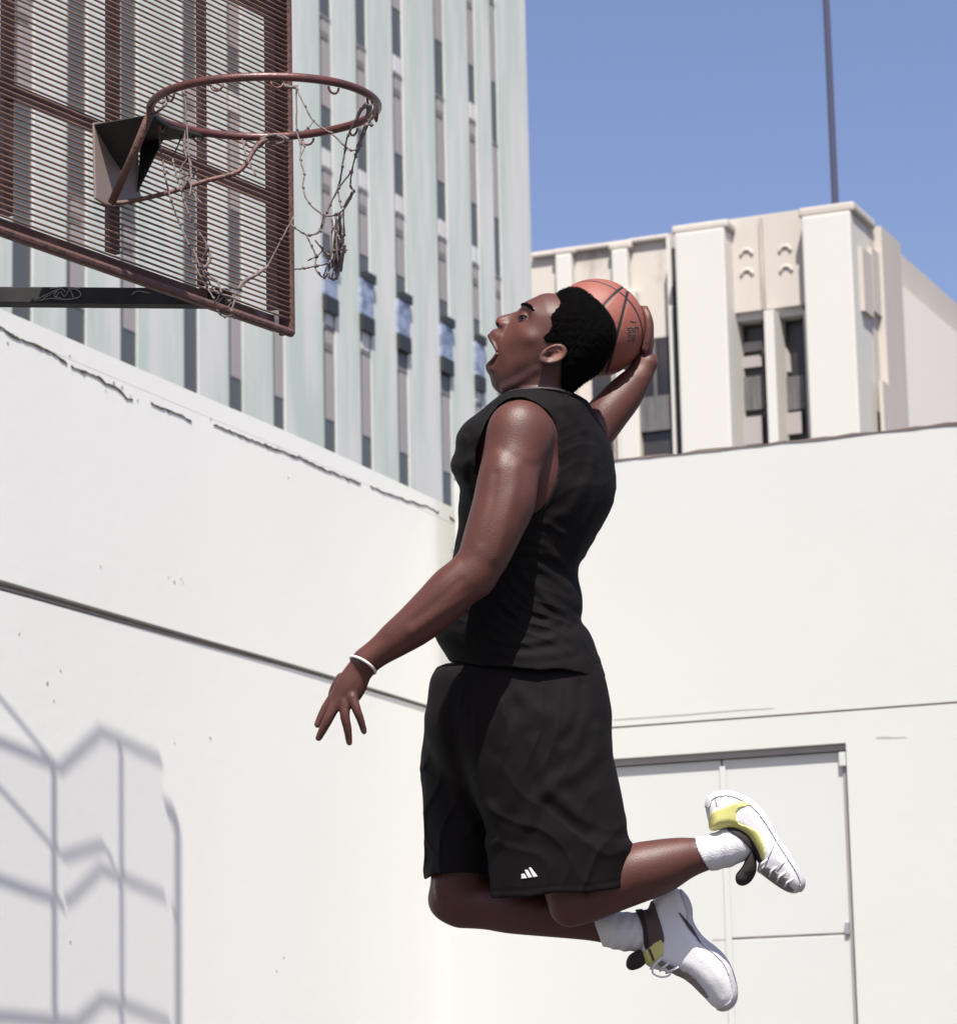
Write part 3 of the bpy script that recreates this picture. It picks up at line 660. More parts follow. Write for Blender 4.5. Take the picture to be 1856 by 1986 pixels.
def surfnet(fn, box, h, block=20):
    (x0, x1), (y0, y1), (c0, c1) = box
    n = [int(math.ceil((b-a)/h/block))*block+1 for a, b in box]
    gx, gy, gc = [a+np.arange(m)*h for (a, b), m in zip(box, n)]
    F = np.full(n, 50., np.float32); hb = block*h; nb = [(m-1)//block for m in n]
    bx, by, bc = [a+hb*(np.arange(m)+.5) for (a, b), m in zip(box, nb)]
    D = np.empty(nb)
    for i in range(nb[0]): 
        X, Y, C = np.meshgrid(bx[i:i+1], by, bc, indexing='ij'); D[i] = fn(X, Y, C)[0]
    thr = hb*1.15+4
    for i, j, k in np.argwhere(np.abs(D) <= thr):
        sl = [slice(i*block, i*block+block+1), slice(j*block, j*block+block+1), slice(k*block, k*block+block+1)]
        X, Y, C = np.meshgrid(gx[sl[0]], gy[sl[1]], gc[sl[2]], indexing='ij'); F[tuple(sl)] = fn(X, Y, C)
    for i, j, k in np.argwhere(D < -thr):
        s_ = F[i*block:i*block+block+1, j*block:j*block+block+1, k*block:k*block+block+1]; s_[s_ == 50.] = -50.
    S = F < 0; N = np.zeros([m-1 for m in n], np.uint8)
    for a in (0, 1):
        for b in (0, 1):
            for c in (0, 1): N += S[a:n[0]-1+a, b:n[1]-1+b, c:n[2]-1+c]
    idx = np.argwhere((N > 0) & (N < 8)); M_ = len(idx)
    if M_ == 0: return np.zeros((0, 3)), np.zeros((0, 4), int)
    cid = np.full(N.shape, -1, np.int32); cid[tuple(idx.T)] = np.arange(M_)
    corners = [(a, b, c) for a in (0, 1) for b in (0, 1) for c in (0, 1)]
    val = {o: F[idx[:, 0]+o[0], idx[:, 1]+o[1], idx[:, 2]+o[2]] for o in corners}
    P = np.zeros((M_, 3)); cnt = np.zeros(M_)
    for o in corners:
        for ax in range(3):
            if o[ax] == 0:
                q = list(o); q[ax] = 1; q = tuple(q); a, b = val[o], val[q]; c = (a < 0) != (b < 0)
                t = np.where(c, a/np.where(c, a-b, 1), 0); p = np.tile(np.array(o, float), (M_, 1)); p[:, ax] = t
                P += p*c[:, None]; cnt += c
    V = (idx+P/cnt[:, None])*h+np.array([x0, y0, c0]); quads = []
    for ax in range(3):
        o1, o2 = (ax+1) % 3, (ax+2) % 3; sl0 = [slice(None)]*3; sl1 = [slice(None)]*3
        sl0[ax] = slice(0, -1); sl1[ax] = slice(1, None); s0 = S[tuple(sl0)]; s1 = S[tuple(sl1)]
        E = np.argwhere(s0 != s1); E = E[(E[:, o1] > 0) & (E[:, o2] > 0) & (E[:, o1] < n[o1]-1) & (E[:, o2] < n[o2]-1)]
        fl = s0[tuple(E.T)]
        def cell(d1, d2): e = E.copy(); e[:, o1] -= d1; e[:, o2] -= d2; return cid[tuple(e.T)]
        Q = np.stack([cell(1, 1), cell(0, 1), cell(0, 0), cell(1, 0)], 1); Q[~fl] = Q[~fl][:, ::-1]; quads.append(Q)
    Q = np.concatenate(quads); Q = Q[(Q >= 0).all(1)]; return V, Q
def relax(V, Q, it=2, lam=.5):
    for _ in range(it):
        A = np.zeros_like(V); n = np.zeros(len(V))
        for a in range(4):
            b = (a+1) % 4; np.add.at(A, Q[:, a], V[Q[:, b]]); np.add.at(A, Q[:, b], V[Q[:, a]]); np.add.at(n, Q[:, a], 1); np.add.at(n, Q[:, b], 1)
        V = V*(1-lam)+lam*A/np.maximum(n, 1)[:, None]
    return V
def sculpt(name, fn, box, h, material, parent, colfn=None, it=2, parts=None, keep=True):
    Vs, Qs = [], []; off = 0
    for f_, b_, h_ in (parts or [(fn, box, h)]):
        V, Q = surfnet(f_, b_, h_); V = relax(V, Q, it); Vs.append(V); Qs.append(Q+off); off += len(V)
    V = np.concatenate(Vs); Q = np.concatenate(Qs); W = to_world(V)
    me = bpy.data.meshes.new(name); me.vertices.add(len(W)); me.vertices.foreach_set('co', W.astype(np.float32).ravel())
    me.loops.add(Q.size); me.loops.foreach_set('vertex_index', Q.astype(np.int32).ravel())
    me.polygons.add(len(Q)); me.polygons.foreach_set('loop_start', np.arange(0, Q.size, 4, dtype=np.int32)); me.polygons.foreach_set('loop_total', np.full(len(Q), 4, np.int32))
    me.update(calc_edges=True); me.validate()
    me.polygons.foreach_set('use_smooth', np.ones(len(me.polygons), bool))
    if colfn is not None:
        c = colfn(V); at_ = me.color_attributes.new('Col', 'FLOAT_COLOR', 'POINT'); at_.data.foreach_set('color', np.concatenate([c, np.ones((len(c), 1))], 1).astype(np.float32).ravel())
    me.materials.append(material); o = bpy.data.objects.new(name, me); col.objects.link(o)
    if parent: o.parent = parent; bpy.context.view_layer.update(); o.matrix_parent_inverse = parent.matrix_world.inverted()
    return o

# ------------------------------------------------------------------ the player
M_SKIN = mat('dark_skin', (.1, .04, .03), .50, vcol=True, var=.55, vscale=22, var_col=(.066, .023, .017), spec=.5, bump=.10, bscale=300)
M_HAIR = mat('black_hair', (.0045, .004, .0035), .98, bump=.9, bscale=420, spec=.06)
M_TOP = mat('black_jersey', (.0054, .0040, .0042), .8, var=.5, vscale=26, var_col=(.0085, .0068, .0072), bump=.10, bscale=700, spec=.15)
M_SHORT = mat('black_shorts_fabric', (.0064, .0046, .0048), .8, var=.5, vscale=14, var_col=(.0092, .007, .0075), bump=.08, bscale=700, spec=.15)
M_SOCK = mat('white_sock_knit', (.68, .67, .68), .95, bump=.25, bscale=320)
M_SHOE = mat('white_shoe', (.72, .71, .71), .6, var=.15, vscale=40, var_col=(.6, .59, .59), bump=.08, bscale=200)
M_YEL = mat('lime_yellow', (.60, .57, .19), .6, var=.3, vscale=50, var_col=(.5, .47, .16))
M_BLK = mat('black_lining', (.022, .017, .016), .85)
M_BRN = mat('brown_lining', (.09, .06, .055), .85)
M_SHADEG = mat('shade_and_seam_grey', (.20, .17, .165), .85, var=.6, vscale=120, var_col=(.35, .32, .32), thresh=(.45, .6))  # grey that paints shade over the laces; also colours the seams
M_BAND = mat('silicone_band', (.72, .66, .60), .5)
M_LOGO = mat('logo_print', (.80, .78, .76), .6)
M_LINE = mat('sole_line', (.07, .05, .05), .8)

pbase = to_world(np.array([[1010., 1700., 0.]]))[0]
person = empty('person', (pbase[0], pbase[1], 0), 'leaping player in black sleeveless top and shorts, holding a basketball behind the head', 'person')

# head: outline of the profile, looking up and to the left
face = [(1078, 569), (1063, 568), (1050, 570), (1035, 577), (1021, 583.5), (1014, 589), (1010, 595), (1005.5, 600.5), (1000, 604), (989, 607.5), (977, 610.5), (968, 613.5), (963, 618), (960.5, 623.5), (961.5, 629.5), (964.5, 634), (966, 636.3), (958, 638), (952.5, 641.5), (949, 647), (948, 653), (949.5, 660), (951.5, 664), (955, 670), (958, 678), (957.5, 687), (954, 695.5), (950, 701), (947, 703.5), (943.3, 709), (942, 716), (945, 722.5), (949, 728), (951.5, 738), (954, 747), (958.7, 754.5), (966, 761), (975, 766), (995, 778)]
back = [(1020, 830), (1095, 830), (1100, 770), (1122, 735), (1158, 712), (1178, 684), (1186, 655), (1183, 626), (1165, 598), (1140, 579), (1110, 567)]
HP = [tuple(p) for p in catmull(face, 3)] + [tuple(p) for p in catmull(back, 3)]
HC = 4.
hctrl = [(1055, 588, 56, 46), (1035, 592, 50, 34), (1022, 592, 44, 26), (1012, 598, 30, 14), (1018, 617, 41, 20), (1008, 611, 22, 12), (1004, 620, 31, 18), (1028, 612, 50, 30), (998, 608, 10, 8), (985, 613, 11, 9), (970, 619, 12, 10), (964, 625, 11, 9), (975, 628, 19, 15), (981, 634, 20, 16), (986, 626, 16, 14), (992, 622, 20, 14), (992, 640, 36, 24), (1005, 636, 47, 30), (1022, 640, 58, 36), (1018, 655, 60, 36),
         (958, 645, 19, 13), (952, 652, 19, 12), (968, 648, 27, 16), (978, 655, 34, 22), (965, 664, 28, 12), (970, 680, 36, 15), (964, 690, 31, 13), (985, 690, 44, 26), (952, 710, 23, 12), (946, 714, 21, 12), (960, 722, 27, 16), (958, 738, 26, 19), (972, 750, 30, 24), (985, 728, 42, 28), (1000, 700, 54, 34), (1010, 740, 46, 34), (1030, 720, 56, 36), (1040, 690, 64, 40), (1050, 655, 66, 42), (1060, 620, 65, 44), (1085, 600, 64, 48), (1085, 660, 70, 50), (1130, 620, 70, 58), (1140, 670, 70, 56), (1100, 710, 62, 50), (1050, 740, 54, 40), (1055, 790, 56, 44), (1020, 800, 50, 40), (1090, 760, 54, 44)]
head0 = relief(HP, hctrl, HC)
EC = HC-73                                  # ear plane
ea = -.42
def ear(X, Y, C):
    cx, cy = 1072, 687; ca, sa = math.cos(ea), math.sin(ea); dx, dy = X-cx, Y-cy
    u = dx*ca+dy*sa; v = -dx*sa+dy*ca
    c_l = EC - 3 - .10*(u+20)*.5            # the ear stands off towards its back edge
    w = C-c_l
    taper = 1-.010*(20-u)*.35
    q = np.sqrt((u/24)**2+(v/(15.5*taper))**2)
    ring = np.sqrt(((q-1)*15)**2+(w+2.0)**2)-3.4
    plate = np.maximum((q-1)*15, np.abs(w-3)-2.6)
    ah = np.sqrt((((u/14.5)**2+((v-1)/9)**2)**.5-1)**2*64+(w+.5)**2)-2.3
    lobe = np.sqrt((u+22)**2+(v-3)**2+(w*1.1)**2)-6.2
    trag = np.sqrt((u+14)**2+(v+10)**2+(w+1)**2)-4.6
    root_ = np.maximum((q-.9)*14, np.abs(w-13)-11)
    d = smin(ring, plate, 2.5); d = smin(d, ah, 2.0); d = smin(d, lobe, 5); d = smin(d, trag, 3); d = smin(d, root_, 3)
    hole = np.sqrt(((u+8)/6)**2+((v+1)/4.5)**2+((w+1)/5)**2)*4.5-4.5
    return smax(d, -hole, 2)
eyeC = HC-33.5
def head(X, Y, C):
    d = head0(X, Y, C)
    Cs = HC+np.abs(C-HC)*-1                 # mirror both sides for paired features
    so = np.sqrt(((X-1013)/12)**2+((Y-614)/8)**2+((Cs-(HC-45))/7)**2)*7-7
    d = smax(d, -so, 8)                     # eye socket
    lid = np.sqrt((X-1018)**2+(Y-616.5)**2+(Cs-eyeC)**2)-9.6
    d = smin(d, lid, 6)
    slot = np.sqrt(((X-1012.5)/7)**2+((Y-616.5+.25*(X-1013))/2.6)**2+((Cs-(eyeC-10.5))/6)**2)*2.6-2.6
    d = smax(d, -slot, 1.2)
    no = np.sqrt(((X-967.5)/5)**2+((Y-630)/3.6)**2+((Cs-(HC-9))/5.5)**2)*3.6-3.6; d = smax(d, -no, 1.5)
    ala = np.sqrt(((X-978)/9)**2+((Y-628.5)/6.5)**2+((Cs-(HC-14.5))/4.8)**2)*4.8-4.8; d = smin(d, ala, 4)
    crease = line_d([(984, 634), (980, 645), (975, 655)], X[..., :1], Y[..., :1]); d = d+.8*np.exp(-(crease/3.6)**2)*(C < HC+80)
    nl = line_d([(984, 640), (979, 652), (974, 664)], X[..., :1], Y[..., :1]); chk = np.exp(-(np.hypot((X-1028)/20, (Y-655)/15))**2); d = d-2.6*chk+1.4*np.exp(-(np.hypot((X-990)/14, (Y-682)/20))**2)
    lipu = smooth_chain([(949, 651, HC-6, 4.2), (953, 659, HC-16, 4.2), (958, 669, HC-25, 3.4), (962, 679, HC-30, 2.2)])(X, Y, Cs); d = smin(d, lipu, 3.5)
    lipl = smooth_chain([(946, 709, HC-6, 4.8), (950, 704, HC-16, 4.4), (956, 696, HC-25, 3.4), (962, 686, HC-30, 2.2)])(X, Y, Cs); d = smin(d, lipl, 3.5)
    brow = smooth_chain([(1014, 593, HC-22, 3.5), (1021, 594, HC-34, 4.0), (1031, 600, HC-43, 3.5)])(X, Y, Cs); d = smin(d, brow, 5)
    mouth = ell(951, 682, HC, 11, 18, 27, -.05)(X, Y, C); d = smax(d, -mouth, 3)
    jaw = smooth_chain([(1040, 716, HC-50, 5), (1010, 737, HC-41, 6), (980, 753, HC-28, 6)])(X, Y, Cs); d = smin(d, jaw, 12)
    d = smin(d, ear(X, Y, C), 2.5); e2 = ear(X, Y, 2*HC-C); return smin(d, e2, 2.5)

# arms, torso and legs
SH = (1010, 843, -150, 64)
arm_n = smooth_chain([(1012, 842, -148, 63), (998, 885, -172, 61), (983, 935, -196, 57), (972, 985, -212, 57), (955, 1035, -224, 54), (935, 1085, -232, 48), (914, 1118, -236, 42)], 7)
fore_n = smooth_chain([(914, 1116, -236, 42), (882, 1140, -236, 47), (845, 1178, -234, 46), (806, 1212, -232, 41), (772, 1237, -230, 35.5), (738, 1262, -228, 29), (712, 1281, -226, 27)], 7)
elbow = ell(935, 1125, -232, 22, 24, 22)
def FC(*p): return smooth_chain(p, 4)
palm_n = smooth_chain([(705, 1290, -226, 25), (693, 1308, -226, 27), (680, 1332, -225, 30), (668, 1352, -224, 27)], 7)
palm_raw = chain([tuple(p) for p in catmull([(705, 1290, -226, 25), (693, 1308, -226, 27), (680, 1332, -225, 30), (668, 1352, -224, 27)], 4)])
def palm_nf(X, Y, C):                       # flattened from front to back
    ax, ay = -.50, .866
    return palm_raw(X, Y, -225+(C+225)*1.75)
fing_n = [FC((652, 1348, -205, 12.5), (634, 1372, -206, 10.5), (623, 1392, -208, 9), (616, 1406, -209, 7.5)),
          FC((656, 1356, -226, 12), (640, 1388, -230, 10.5), (629, 1410, -228, 9.2), (618, 1432, -224, 7.0)),
          FC((668, 1362, -232, 11.5), (669, 1390, -238, 9.8), (674, 1414, -236, 8.6), (677.5, 1441, -230, 6.8)),
          FC((683, 1352, -236, 11), (692, 1378, -242, 9), (699, 1396, -240, 8.0), (706, 1419, -234, 6.6)),
          FC((664, 1318, -202, 14), (650, 1340, -184, 12), (645, 1362, -176, 10), (647, 1380, -178, 8))]
arm_f = smooth_chain([(1085, 850, 95, 52), (1115, 862, 130, 48), (1150, 838, 158, 42), (1180, 800, 172, 41), (1212, 764, 184, 36), (1240, 729, 190, 26), (1256, 704, 193, 18.5)], 7)
BC = (1156., 636., 196.); BR = 96.
def sph(lon, lat, r):                       # point on a shell about the ball: lon towards the camera, lat upwards
    return (BC[0]+r*math.cos(lat)*math.cos(lon), BC[1]-r*math.sin(lat), BC[2]-r*math.cos(lat)*math.sin(lon))
def on_ball(pts, rad_): return smooth_chain([(*sph(rad(a), rad(b), BR+r_*.92), r_) for (a, b), r_ in zip(pts, rad_)], 7)
palm_f = smooth_chain([(1257, 702, 193, 18), (*sph(rad(0), rad(-38), BR+12), 15), (*sph(rad(-3), rad(-26), BR+10), 14), (*sph(rad(-6), rad(-14), BR+9), 12)], 5)
fing_f = [on_ball([(9, -22), (11, -8), (10, 8), (7, 19)], [10.5, 9.2, 8.4, 6.8]),
          on_ball([(-5, -16), (-8, 3), (-12, 18), (-16, 30)], [10.5, 9.2, 8.4, 6.8]),
          on_ball([(-16, -14), (-22, 2), (-28, 16), (-33, 27)], [11, 10, 8.8, 7]),
          on_ball([(-26, -20), (-38, -8), (-48, 2), (-55, 10)], [10.5, 9, 8, 6.5]),
          on_ball([(-14, -36), (-30, -42), (-46, -42), (-58, -38)], [14, 12, 10, 8])]
TOR = [(775, 978, 1110, 10, 70, .2), (800, 950, 1135, 8, 120, .3), (830, 925, 1150, 5, 138, .35), (870, 905, 1165, 5, 146, .35), (930, 905, 1172, 5, 146, .3), (990, 905, 1165, 3, 138, .25), (1060, 900, 1130, 0, 125, .15), (1130, 885, 1108, 0, 120, .1), (1200, 868, 1115, 0, 126, .05), (1290, 885, 1150, 0, 132, 0), (1350, 870, 1150, 0, 130, 0)]
torso = rows(TOR)
trap = smooth_chain([(1050, 745, HC, 50), (1052, 785, HC-10, 54), (1035, 830, -60, 66)], 7)
lat = smooth_chain([(1035, 860, -110, 50), (1048, 930, -118, 40), (1040, 1010, -95, 42)], 7)
leg_n = smooth_chain([(1080, 1400, -50, 66), (1088, 1520, -60, 64), (1098, 1640, -70, 60), (1098, 1715, -72, 46), (1104, 1750, -72, 41)], 7)
knee_n = ell(1101, 1762, -74, 31, 29, 34, .3)
calf_n = smooth_chain([(1108, 1762, -72, 37), (1142, 1750, -70, 40), (1185, 1722, -68, 50), (1228, 1697, -66, 58), (1275, 1683, -64, 54), (1318, 1668, -62, 43), (1352, 1660, -60, 35), (1400, 1648, -58, 31)], 7)
leg_f = smooth_chain([(965, 1410, 70, 68), (925, 1540, 82, 72), (900, 1650, 86, 60), (889, 1710, 88, 54), (887, 1738, 88, 53)], 7)
knee_f0 = ell(868, 1748, 84, 36, 36, 38, .5); pat_f = ell(866, 1718, 44, 24, 26, 14, .3)
knee_f = lambda X, Y, C: smin(knee_f0(X, Y, C), pat_f(X, Y, C), 10)
calf_f = smooth_chain([(898, 1752, 87, 49), (945, 1756, 81, 48), (990, 1764, 72, 47.5), (1045, 1771, 58, 45.5), (1100, 1782, 46, 39), (1150, 1792, 36, 34), (1210, 1806, 26, 29), (1270, 1800, 20, 27)], 7)
bicep = ell(968, 930, -200, 34, 62, 50, .28); delt = ell(1004, 838, -172, 56, 58, 46, .1)
tri = ell(1003, 975, -205, 34, 62, 44, .28)
def body(X, Y, C):
    d = smin(smin(arm_n(X, Y, C), fore_n(X, Y, C), 16), elbow(X, Y, C), 14)
    d = smin(d, bicep(X, Y, C), 14); d = smin(d, delt(X, Y, C), 20); d = smin(d, tri(X, Y, C), 14)
    x2, y2 = X[..., :1], Y[..., :1]; nr = np.clip((-150-C)/30, 0, 1)
    if x2.min() < 1090 and C.min() < -150 and y2.min() < 1420:
        G = lambda P, w: np.exp(-(line_d(P, x2, y2)/w)**2)
        d = d+nr*(1.7*G([(1066, 892), (1035, 905), (1015, 900), (975, 872)], 11)-3.0*G([(1004, 905), (994, 960), (978, 1030), (960, 1080)], 13)+2.0*G([(962, 920), (955, 980), (935, 1050)], 9)-2.2*G([(940, 1148), (905, 1160), (850, 1192), (800, 1226)], 9)-2.0*G([(885, 1095), (850, 1130), (800, 1180), (750, 1225)], 10)+1.6*G([(895, 1125), (850, 1165), (800, 1205)], 7))
        kn = nr*1.5*(G([(700, 1300), (672, 1335), (658, 1356)], 3.2)+G([(704, 1304), (682, 1335), (670, 1360)], 3.2)+G([(708, 1306), (694, 1335), (684, 1354)], 3.2))
    else: kn = 0
    hnd = palm_nf(X, Y, C)-kn
    for f in fing_n: hnd = smin(hnd, f(X, Y, C), 3.5)
    d = smin(d, hnd, 10)
    t = smin(torso(X, Y, C), lat(X, Y, C), 20); t = smin(t, trap(X, Y, C), 30); d = smin(d, t, 16)
    a = arm_f(X, Y, C); p = palm_f(X, Y, C)
    for f in fing_f: p = smin(p, f(X, Y, C), 4)
    ball = np.sqrt((X-BC[0])**2+(Y-BC[1])**2+(C-BC[2])**2)-BR
    d = smin(d, np.maximum(smin(a, p, 8), -ball+.6), 4)
    ln = smin(smin(leg_n(X, Y, C), calf_n(X, Y, C), 10), knee_n(X, Y, C), 12); lf = smin(smin(leg_f(X, Y, C), calf_f(X, Y, C), 14), knee_f(X, Y, C), 14)
    return np.minimum(d, np.minimum(ln, lf))
def head_cut(X, Y, C): return np.maximum(smin(head(X, Y, C), trap(X, Y, C), 14), Y-800)
def body_cut(X, Y, C): return smax(body(X, Y, C), -np.maximum(np.maximum(np.abs(X-1050)-90, Y-778), np.abs(C-HC)-62), .5)
def skin_col(V):
    x, y, c = V.T; base = np.array([.096, .031, .021]); col_ = np.tile(base, (len(V), 1))
    def mixc(w, t): nonlocal col_; col_ = col_*(1-w[:, None])+np.array(t)*w[:, None]
    hd = (y < 790) & (x < 1130) & (np.abs(c-HC) < 95)
    lip = np.minimum(line_d([(948, 650), (953, 659), (958, 669)], x, y), line_d([(945, 709), (950, 704), (956, 696)], x, y))
    mixc(hd*np.exp(-(lip/4.0)**2)*.7, (.045, .016, .016))
    inner = np.sqrt(((x-949)/10)**2+((y-682)/15)**2+((c-HC)/36)**2); mixc(hd*np.clip((1.32-inner)*3.5, 0, 1)*1., (.02, .008, .008))
    br = line_d([(1013, 590.5), (1020, 590.5), (1028, 593.5), (1034, 600.5)], x, y); mixc(hd*np.clip(1.3-br/3.6, 0, 1), (.012, .006, .005))
    eye = np.hypot((x-1014)/9, (y-616.5)/4.2); mixc(hd*np.clip(1.9-eye, 0, 1)*.7, (.028, .012, .010))  # lids painted darker to take down the socket highlights
    er = np.hypot((x-1072)/26, (y-687)/18); mixc(hd*(c < EC+6)*np.clip(1.25-er, 0, 1)*.9, (.38, .165, .12))  # sunlit brightness of the ear painted into the skin colour
    con = np.hypot((x-1067)/7, (y-685)/4.5); mixc(hd*(c < EC+8)*np.clip(1.4-con, 0, 1)*.8, (.06, .02, .015))  # shade inside the ear hollow painted as darker skin
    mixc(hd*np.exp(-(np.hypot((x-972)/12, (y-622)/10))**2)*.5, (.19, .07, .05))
    stub = hd*(c < HC)*np.clip(1-poly_sd([(960, 765), (945, 725), (965, 735), (1000, 722), (1040, 700), (1050, 665), (1085, 715), (1010, 770)], x, y)/-10, 0, 1); mixc(np.clip(stub, 0, 1)*.6, (.05, .026, .022))
    for tx, ty, tc in ((616, 1406, -209), (618, 1434, -224), (677.5, 1443, -232), (706.5, 1421, -236), (1257, 606, 180)):
        mixc(np.exp(-((np.hypot(np.hypot(x-tx, y-ty), (c-tc)*.6))/5.5)**2)*.6, (.32, .18, .15))
    palm = (x > 1150)*(y < 730)*np.exp(-((x-1246)/9)**2)*.5; mixc(palm, (.22, .10, .075))
    return col_
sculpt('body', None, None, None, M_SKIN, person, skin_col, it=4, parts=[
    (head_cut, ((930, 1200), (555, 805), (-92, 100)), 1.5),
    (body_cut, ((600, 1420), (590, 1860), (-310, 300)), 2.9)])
# eyes
ew = to_world(np.array([[1016.5, 616.5, eyeC], [1016.5, 616.5, 2*HC-eyeC]])); RE = 10.6/KP
M_EYE = bpy.data.materials.new('eye'); M_EYE.use_nodes = True; n_ = M_EYE.node_tree; b_ = n_.nodes['Principled BSDF']; b_.inputs['Roughness'].default_value = .15
at_ = n_.nodes.new('ShaderNodeAttribute'); at_.attribute_name = 'Col'; n_.links.new(at_.outputs['Color'], b_.inputs['Base Color'])
for c_ in (eyeC, 2*HC-eyeC):
    sgn = -1 if c_ == eyeC else 1
    def eyecol(V, c_=c_, sgn=sgn):
        D = V-np.array([1016.5, 616.5, c_]); D /= np.linalg.norm(D, axis=1)[:, None]; g_ = np.array([-.80, -.10, sgn*.60]); g_ /= np.linalg.norm(g_); a = D@g_
        o = np.tile([.17, .14, .13], (len(V), 1)); o[a > .74] = (.012, .008, .006); return o
    sculpt('eye', ell(1016.8, 616.5, c_, 9.0, 9.0, 9.0), ((1002, 1032), (602, 632), (c_-14, c_+14)), 1.0, M_EYE, person, eyecol)

for sgn in (-1, 1):
    bw2 = smooth_chain([(1012, 591, HC+sgn*19, 2.2), (1017, 589.5, HC+sgn*29, 3.4), (1024, 591.5, HC+sgn*38.5, 3.8), (1030, 596, HC+sgn*45, 3.4), (1035, 602.5, HC+sgn*49, 1.8)], 4)
    sculpt('eyebrow', lambda X, Y, C: bw2(X, Y, C)+.8*nz(X, Y, C, 1.3, 3), ((1004, 1044), (580, 612), (HC+sgn*34-30, HC+sgn*34+26)), .9, M_HAIR, person, it=0)
for sgn in (-1, 1):
    ls = smooth_chain([(1005.5, 618.5, HC+sgn*36, .7), (1008, 613.5, HC+sgn*41, 1.1), (1013, 611.2, HC+sgn*43.5, 1.3), (1019, 612.4, HC+sgn*43.5, 1.2), (1024, 616.5, HC+sgn*41, .7)], 5)
    sculpt('eyelid_line', ls, ((1000, 1030), (606, 624), (HC+sgn*40-10, HC+sgn*40+10)), .6, M_HAIR, person, it=0)
# hair
HO = [tuple(p) for p in catmull([(1079, 567.5), (1103, 556.5), (1127, 558.5), (1147, 572), (1168.5, 591), (1184, 611.5), (1195, 637), (1194, 663), (1183, 692), (1169, 715), (1154, 730), (1132, 745), (1117, 757), (1104, 768), (1094, 762), (1089, 745), (1089, 721), (1090, 700), (1092, 664), (1080, 664), (1062, 664), (1049, 657), (1053, 650), (1063, 645), (1071, 634), (1071, 625), (1066, 613), (1066, 603), (1081, 597), (1087, 588), (1085, 579)], 3, True)]
Hfull = [(1079, 567.5), (1103, 556.5), (1127, 558.5), (1147, 572), (1168.5, 591), (1184, 611.5), (1195, 637), (1194, 663), (1183, 692), (1169, 715), (1154, 730), (1132, 745), (1117, 757), (1095, 775), (1060, 740), (1040, 690), (1030, 640), (1040, 600), (1060, 578)]
hv = relief([tuple(p) for p in catmull(Hfull, 3, True)], [(1070, 590, 62, 46), (1060, 620, 68, 40), (1055, 655, 69.5, 30), (1075, 655, 75, 30), (1090, 620, 77, 56), (1130, 600, 76, 60), (1130, 650, 82, 66), (1110, 700, 78, 56), (1105, 740, 62, 46), (1160, 660, 78, 66), (1085, 680, 77, 30)], HC)
def hair(X, Y, C):
    x2, y2 = X[..., :1], Y[..., :1]; prism_ = -poly_sd(HO, x2, y2)+C*0
    d = hv(X, Y, C)+1.0*nz(X, Y, C, 3.1, 2)+.7*nz(X, Y, C, 1.9, 5)
    near = smax(d, prism_, 2.5); inner = head0(X, Y, C)+2.0
    e = ear(X, Y, C)-2.5; e2 = ear(X, Y, 2*HC-C)-2.5
    return np.maximum(smax(near, -inner, 1), -np.minimum(e, e2))
hair_o = sculpt('hair', hair, ((1035, 1205), (548, 785), (-92, 100)), 1.55, M_HAIR, person, it=0)

nv = len(hair_o.data.vertices); cu = MB(); rh = random.Random(8)
hc_ = to_world(np.array([[1110., 650., HC]]))[0]; hc_ = Vector(hc_)
for k in range(15000):
    v = hair_o.data.vertices[rh.randrange(nv)]; n3 = v.normal; p = v.co
    if n3.dot(p-hc_) < 0 and rh.random() < .7: continue
    d3 = (n3+Vector((rh.gauss(0, .7), rh.gauss(0, .7), rh.gauss(0, .7)))).normalized(); l = rh.uniform(2.0, 5.2)/KP; s3 = d3.orthogonal().normalized()*.42/KP
    d4 = (d3+Vector((rh.gauss(0, .8), rh.gauss(0, .8), rh.gauss(0, .8)))).normalized(); q = p-n3*.0006; mid = q+d3*l*.55; tip = mid+d4*l*.5
    cu.v += [tuple(q+s3), tuple(q-s3), tuple(mid-s3), tuple(mid+s3), tuple(tip)]; b_i = len(cu.v)-5; cu.f += [(b_i, b_i+1, b_i+2, b_i+3), (b_i+3, b_i+2, b_i+4)]
tag(cu.build('hair_curls', M_HAIR, hair_o), kind='stuff')

# sleeveless top
SR = [(752, 996, 1094, 6, 66, .25), (765, 971, 1121, 6, 100, .3), (780, 951, 1142, 6, 130, .35), (800, 927, 1153, 6, 150, .38), (820, 901, 1164, 5, 160, .38), (845, 884, 1178, 5, 165, .38), (875, 882, 1188, 5, 166, .36), (900, 872, 1192, 5, 166, .33), (925, 880, 1195, 5, 165, .3), (950, 891, 1195, 4, 163, .28), (987, 888, 1186, 3, 156, .25), (1020, 889, 1168, 2, 150, .2), (1050, 883, 1151, 0, 144, .17), (1077, 879, 1136, 0, 140, .14), (1098, 872, 1123, 0, 138, .12), (1123, 866, 1122, 0, 138, .1), (1153, 860, 1129, 0, 140, .08), (1183, 853, 1130, 0, 142, .06), (1204, 847, 1127, 0, 145, .04), (1222, 843, 1141, 0, 148, .02), (1240, 845, 1150, 0, 150, 0), (1262, 858, 1158, 0, 152, 0), (1285, 872, 1166, 0, 158, 0), (1320, 874, 1177, 0, 163, 0)]
srow = rows(SR, n=2.2)
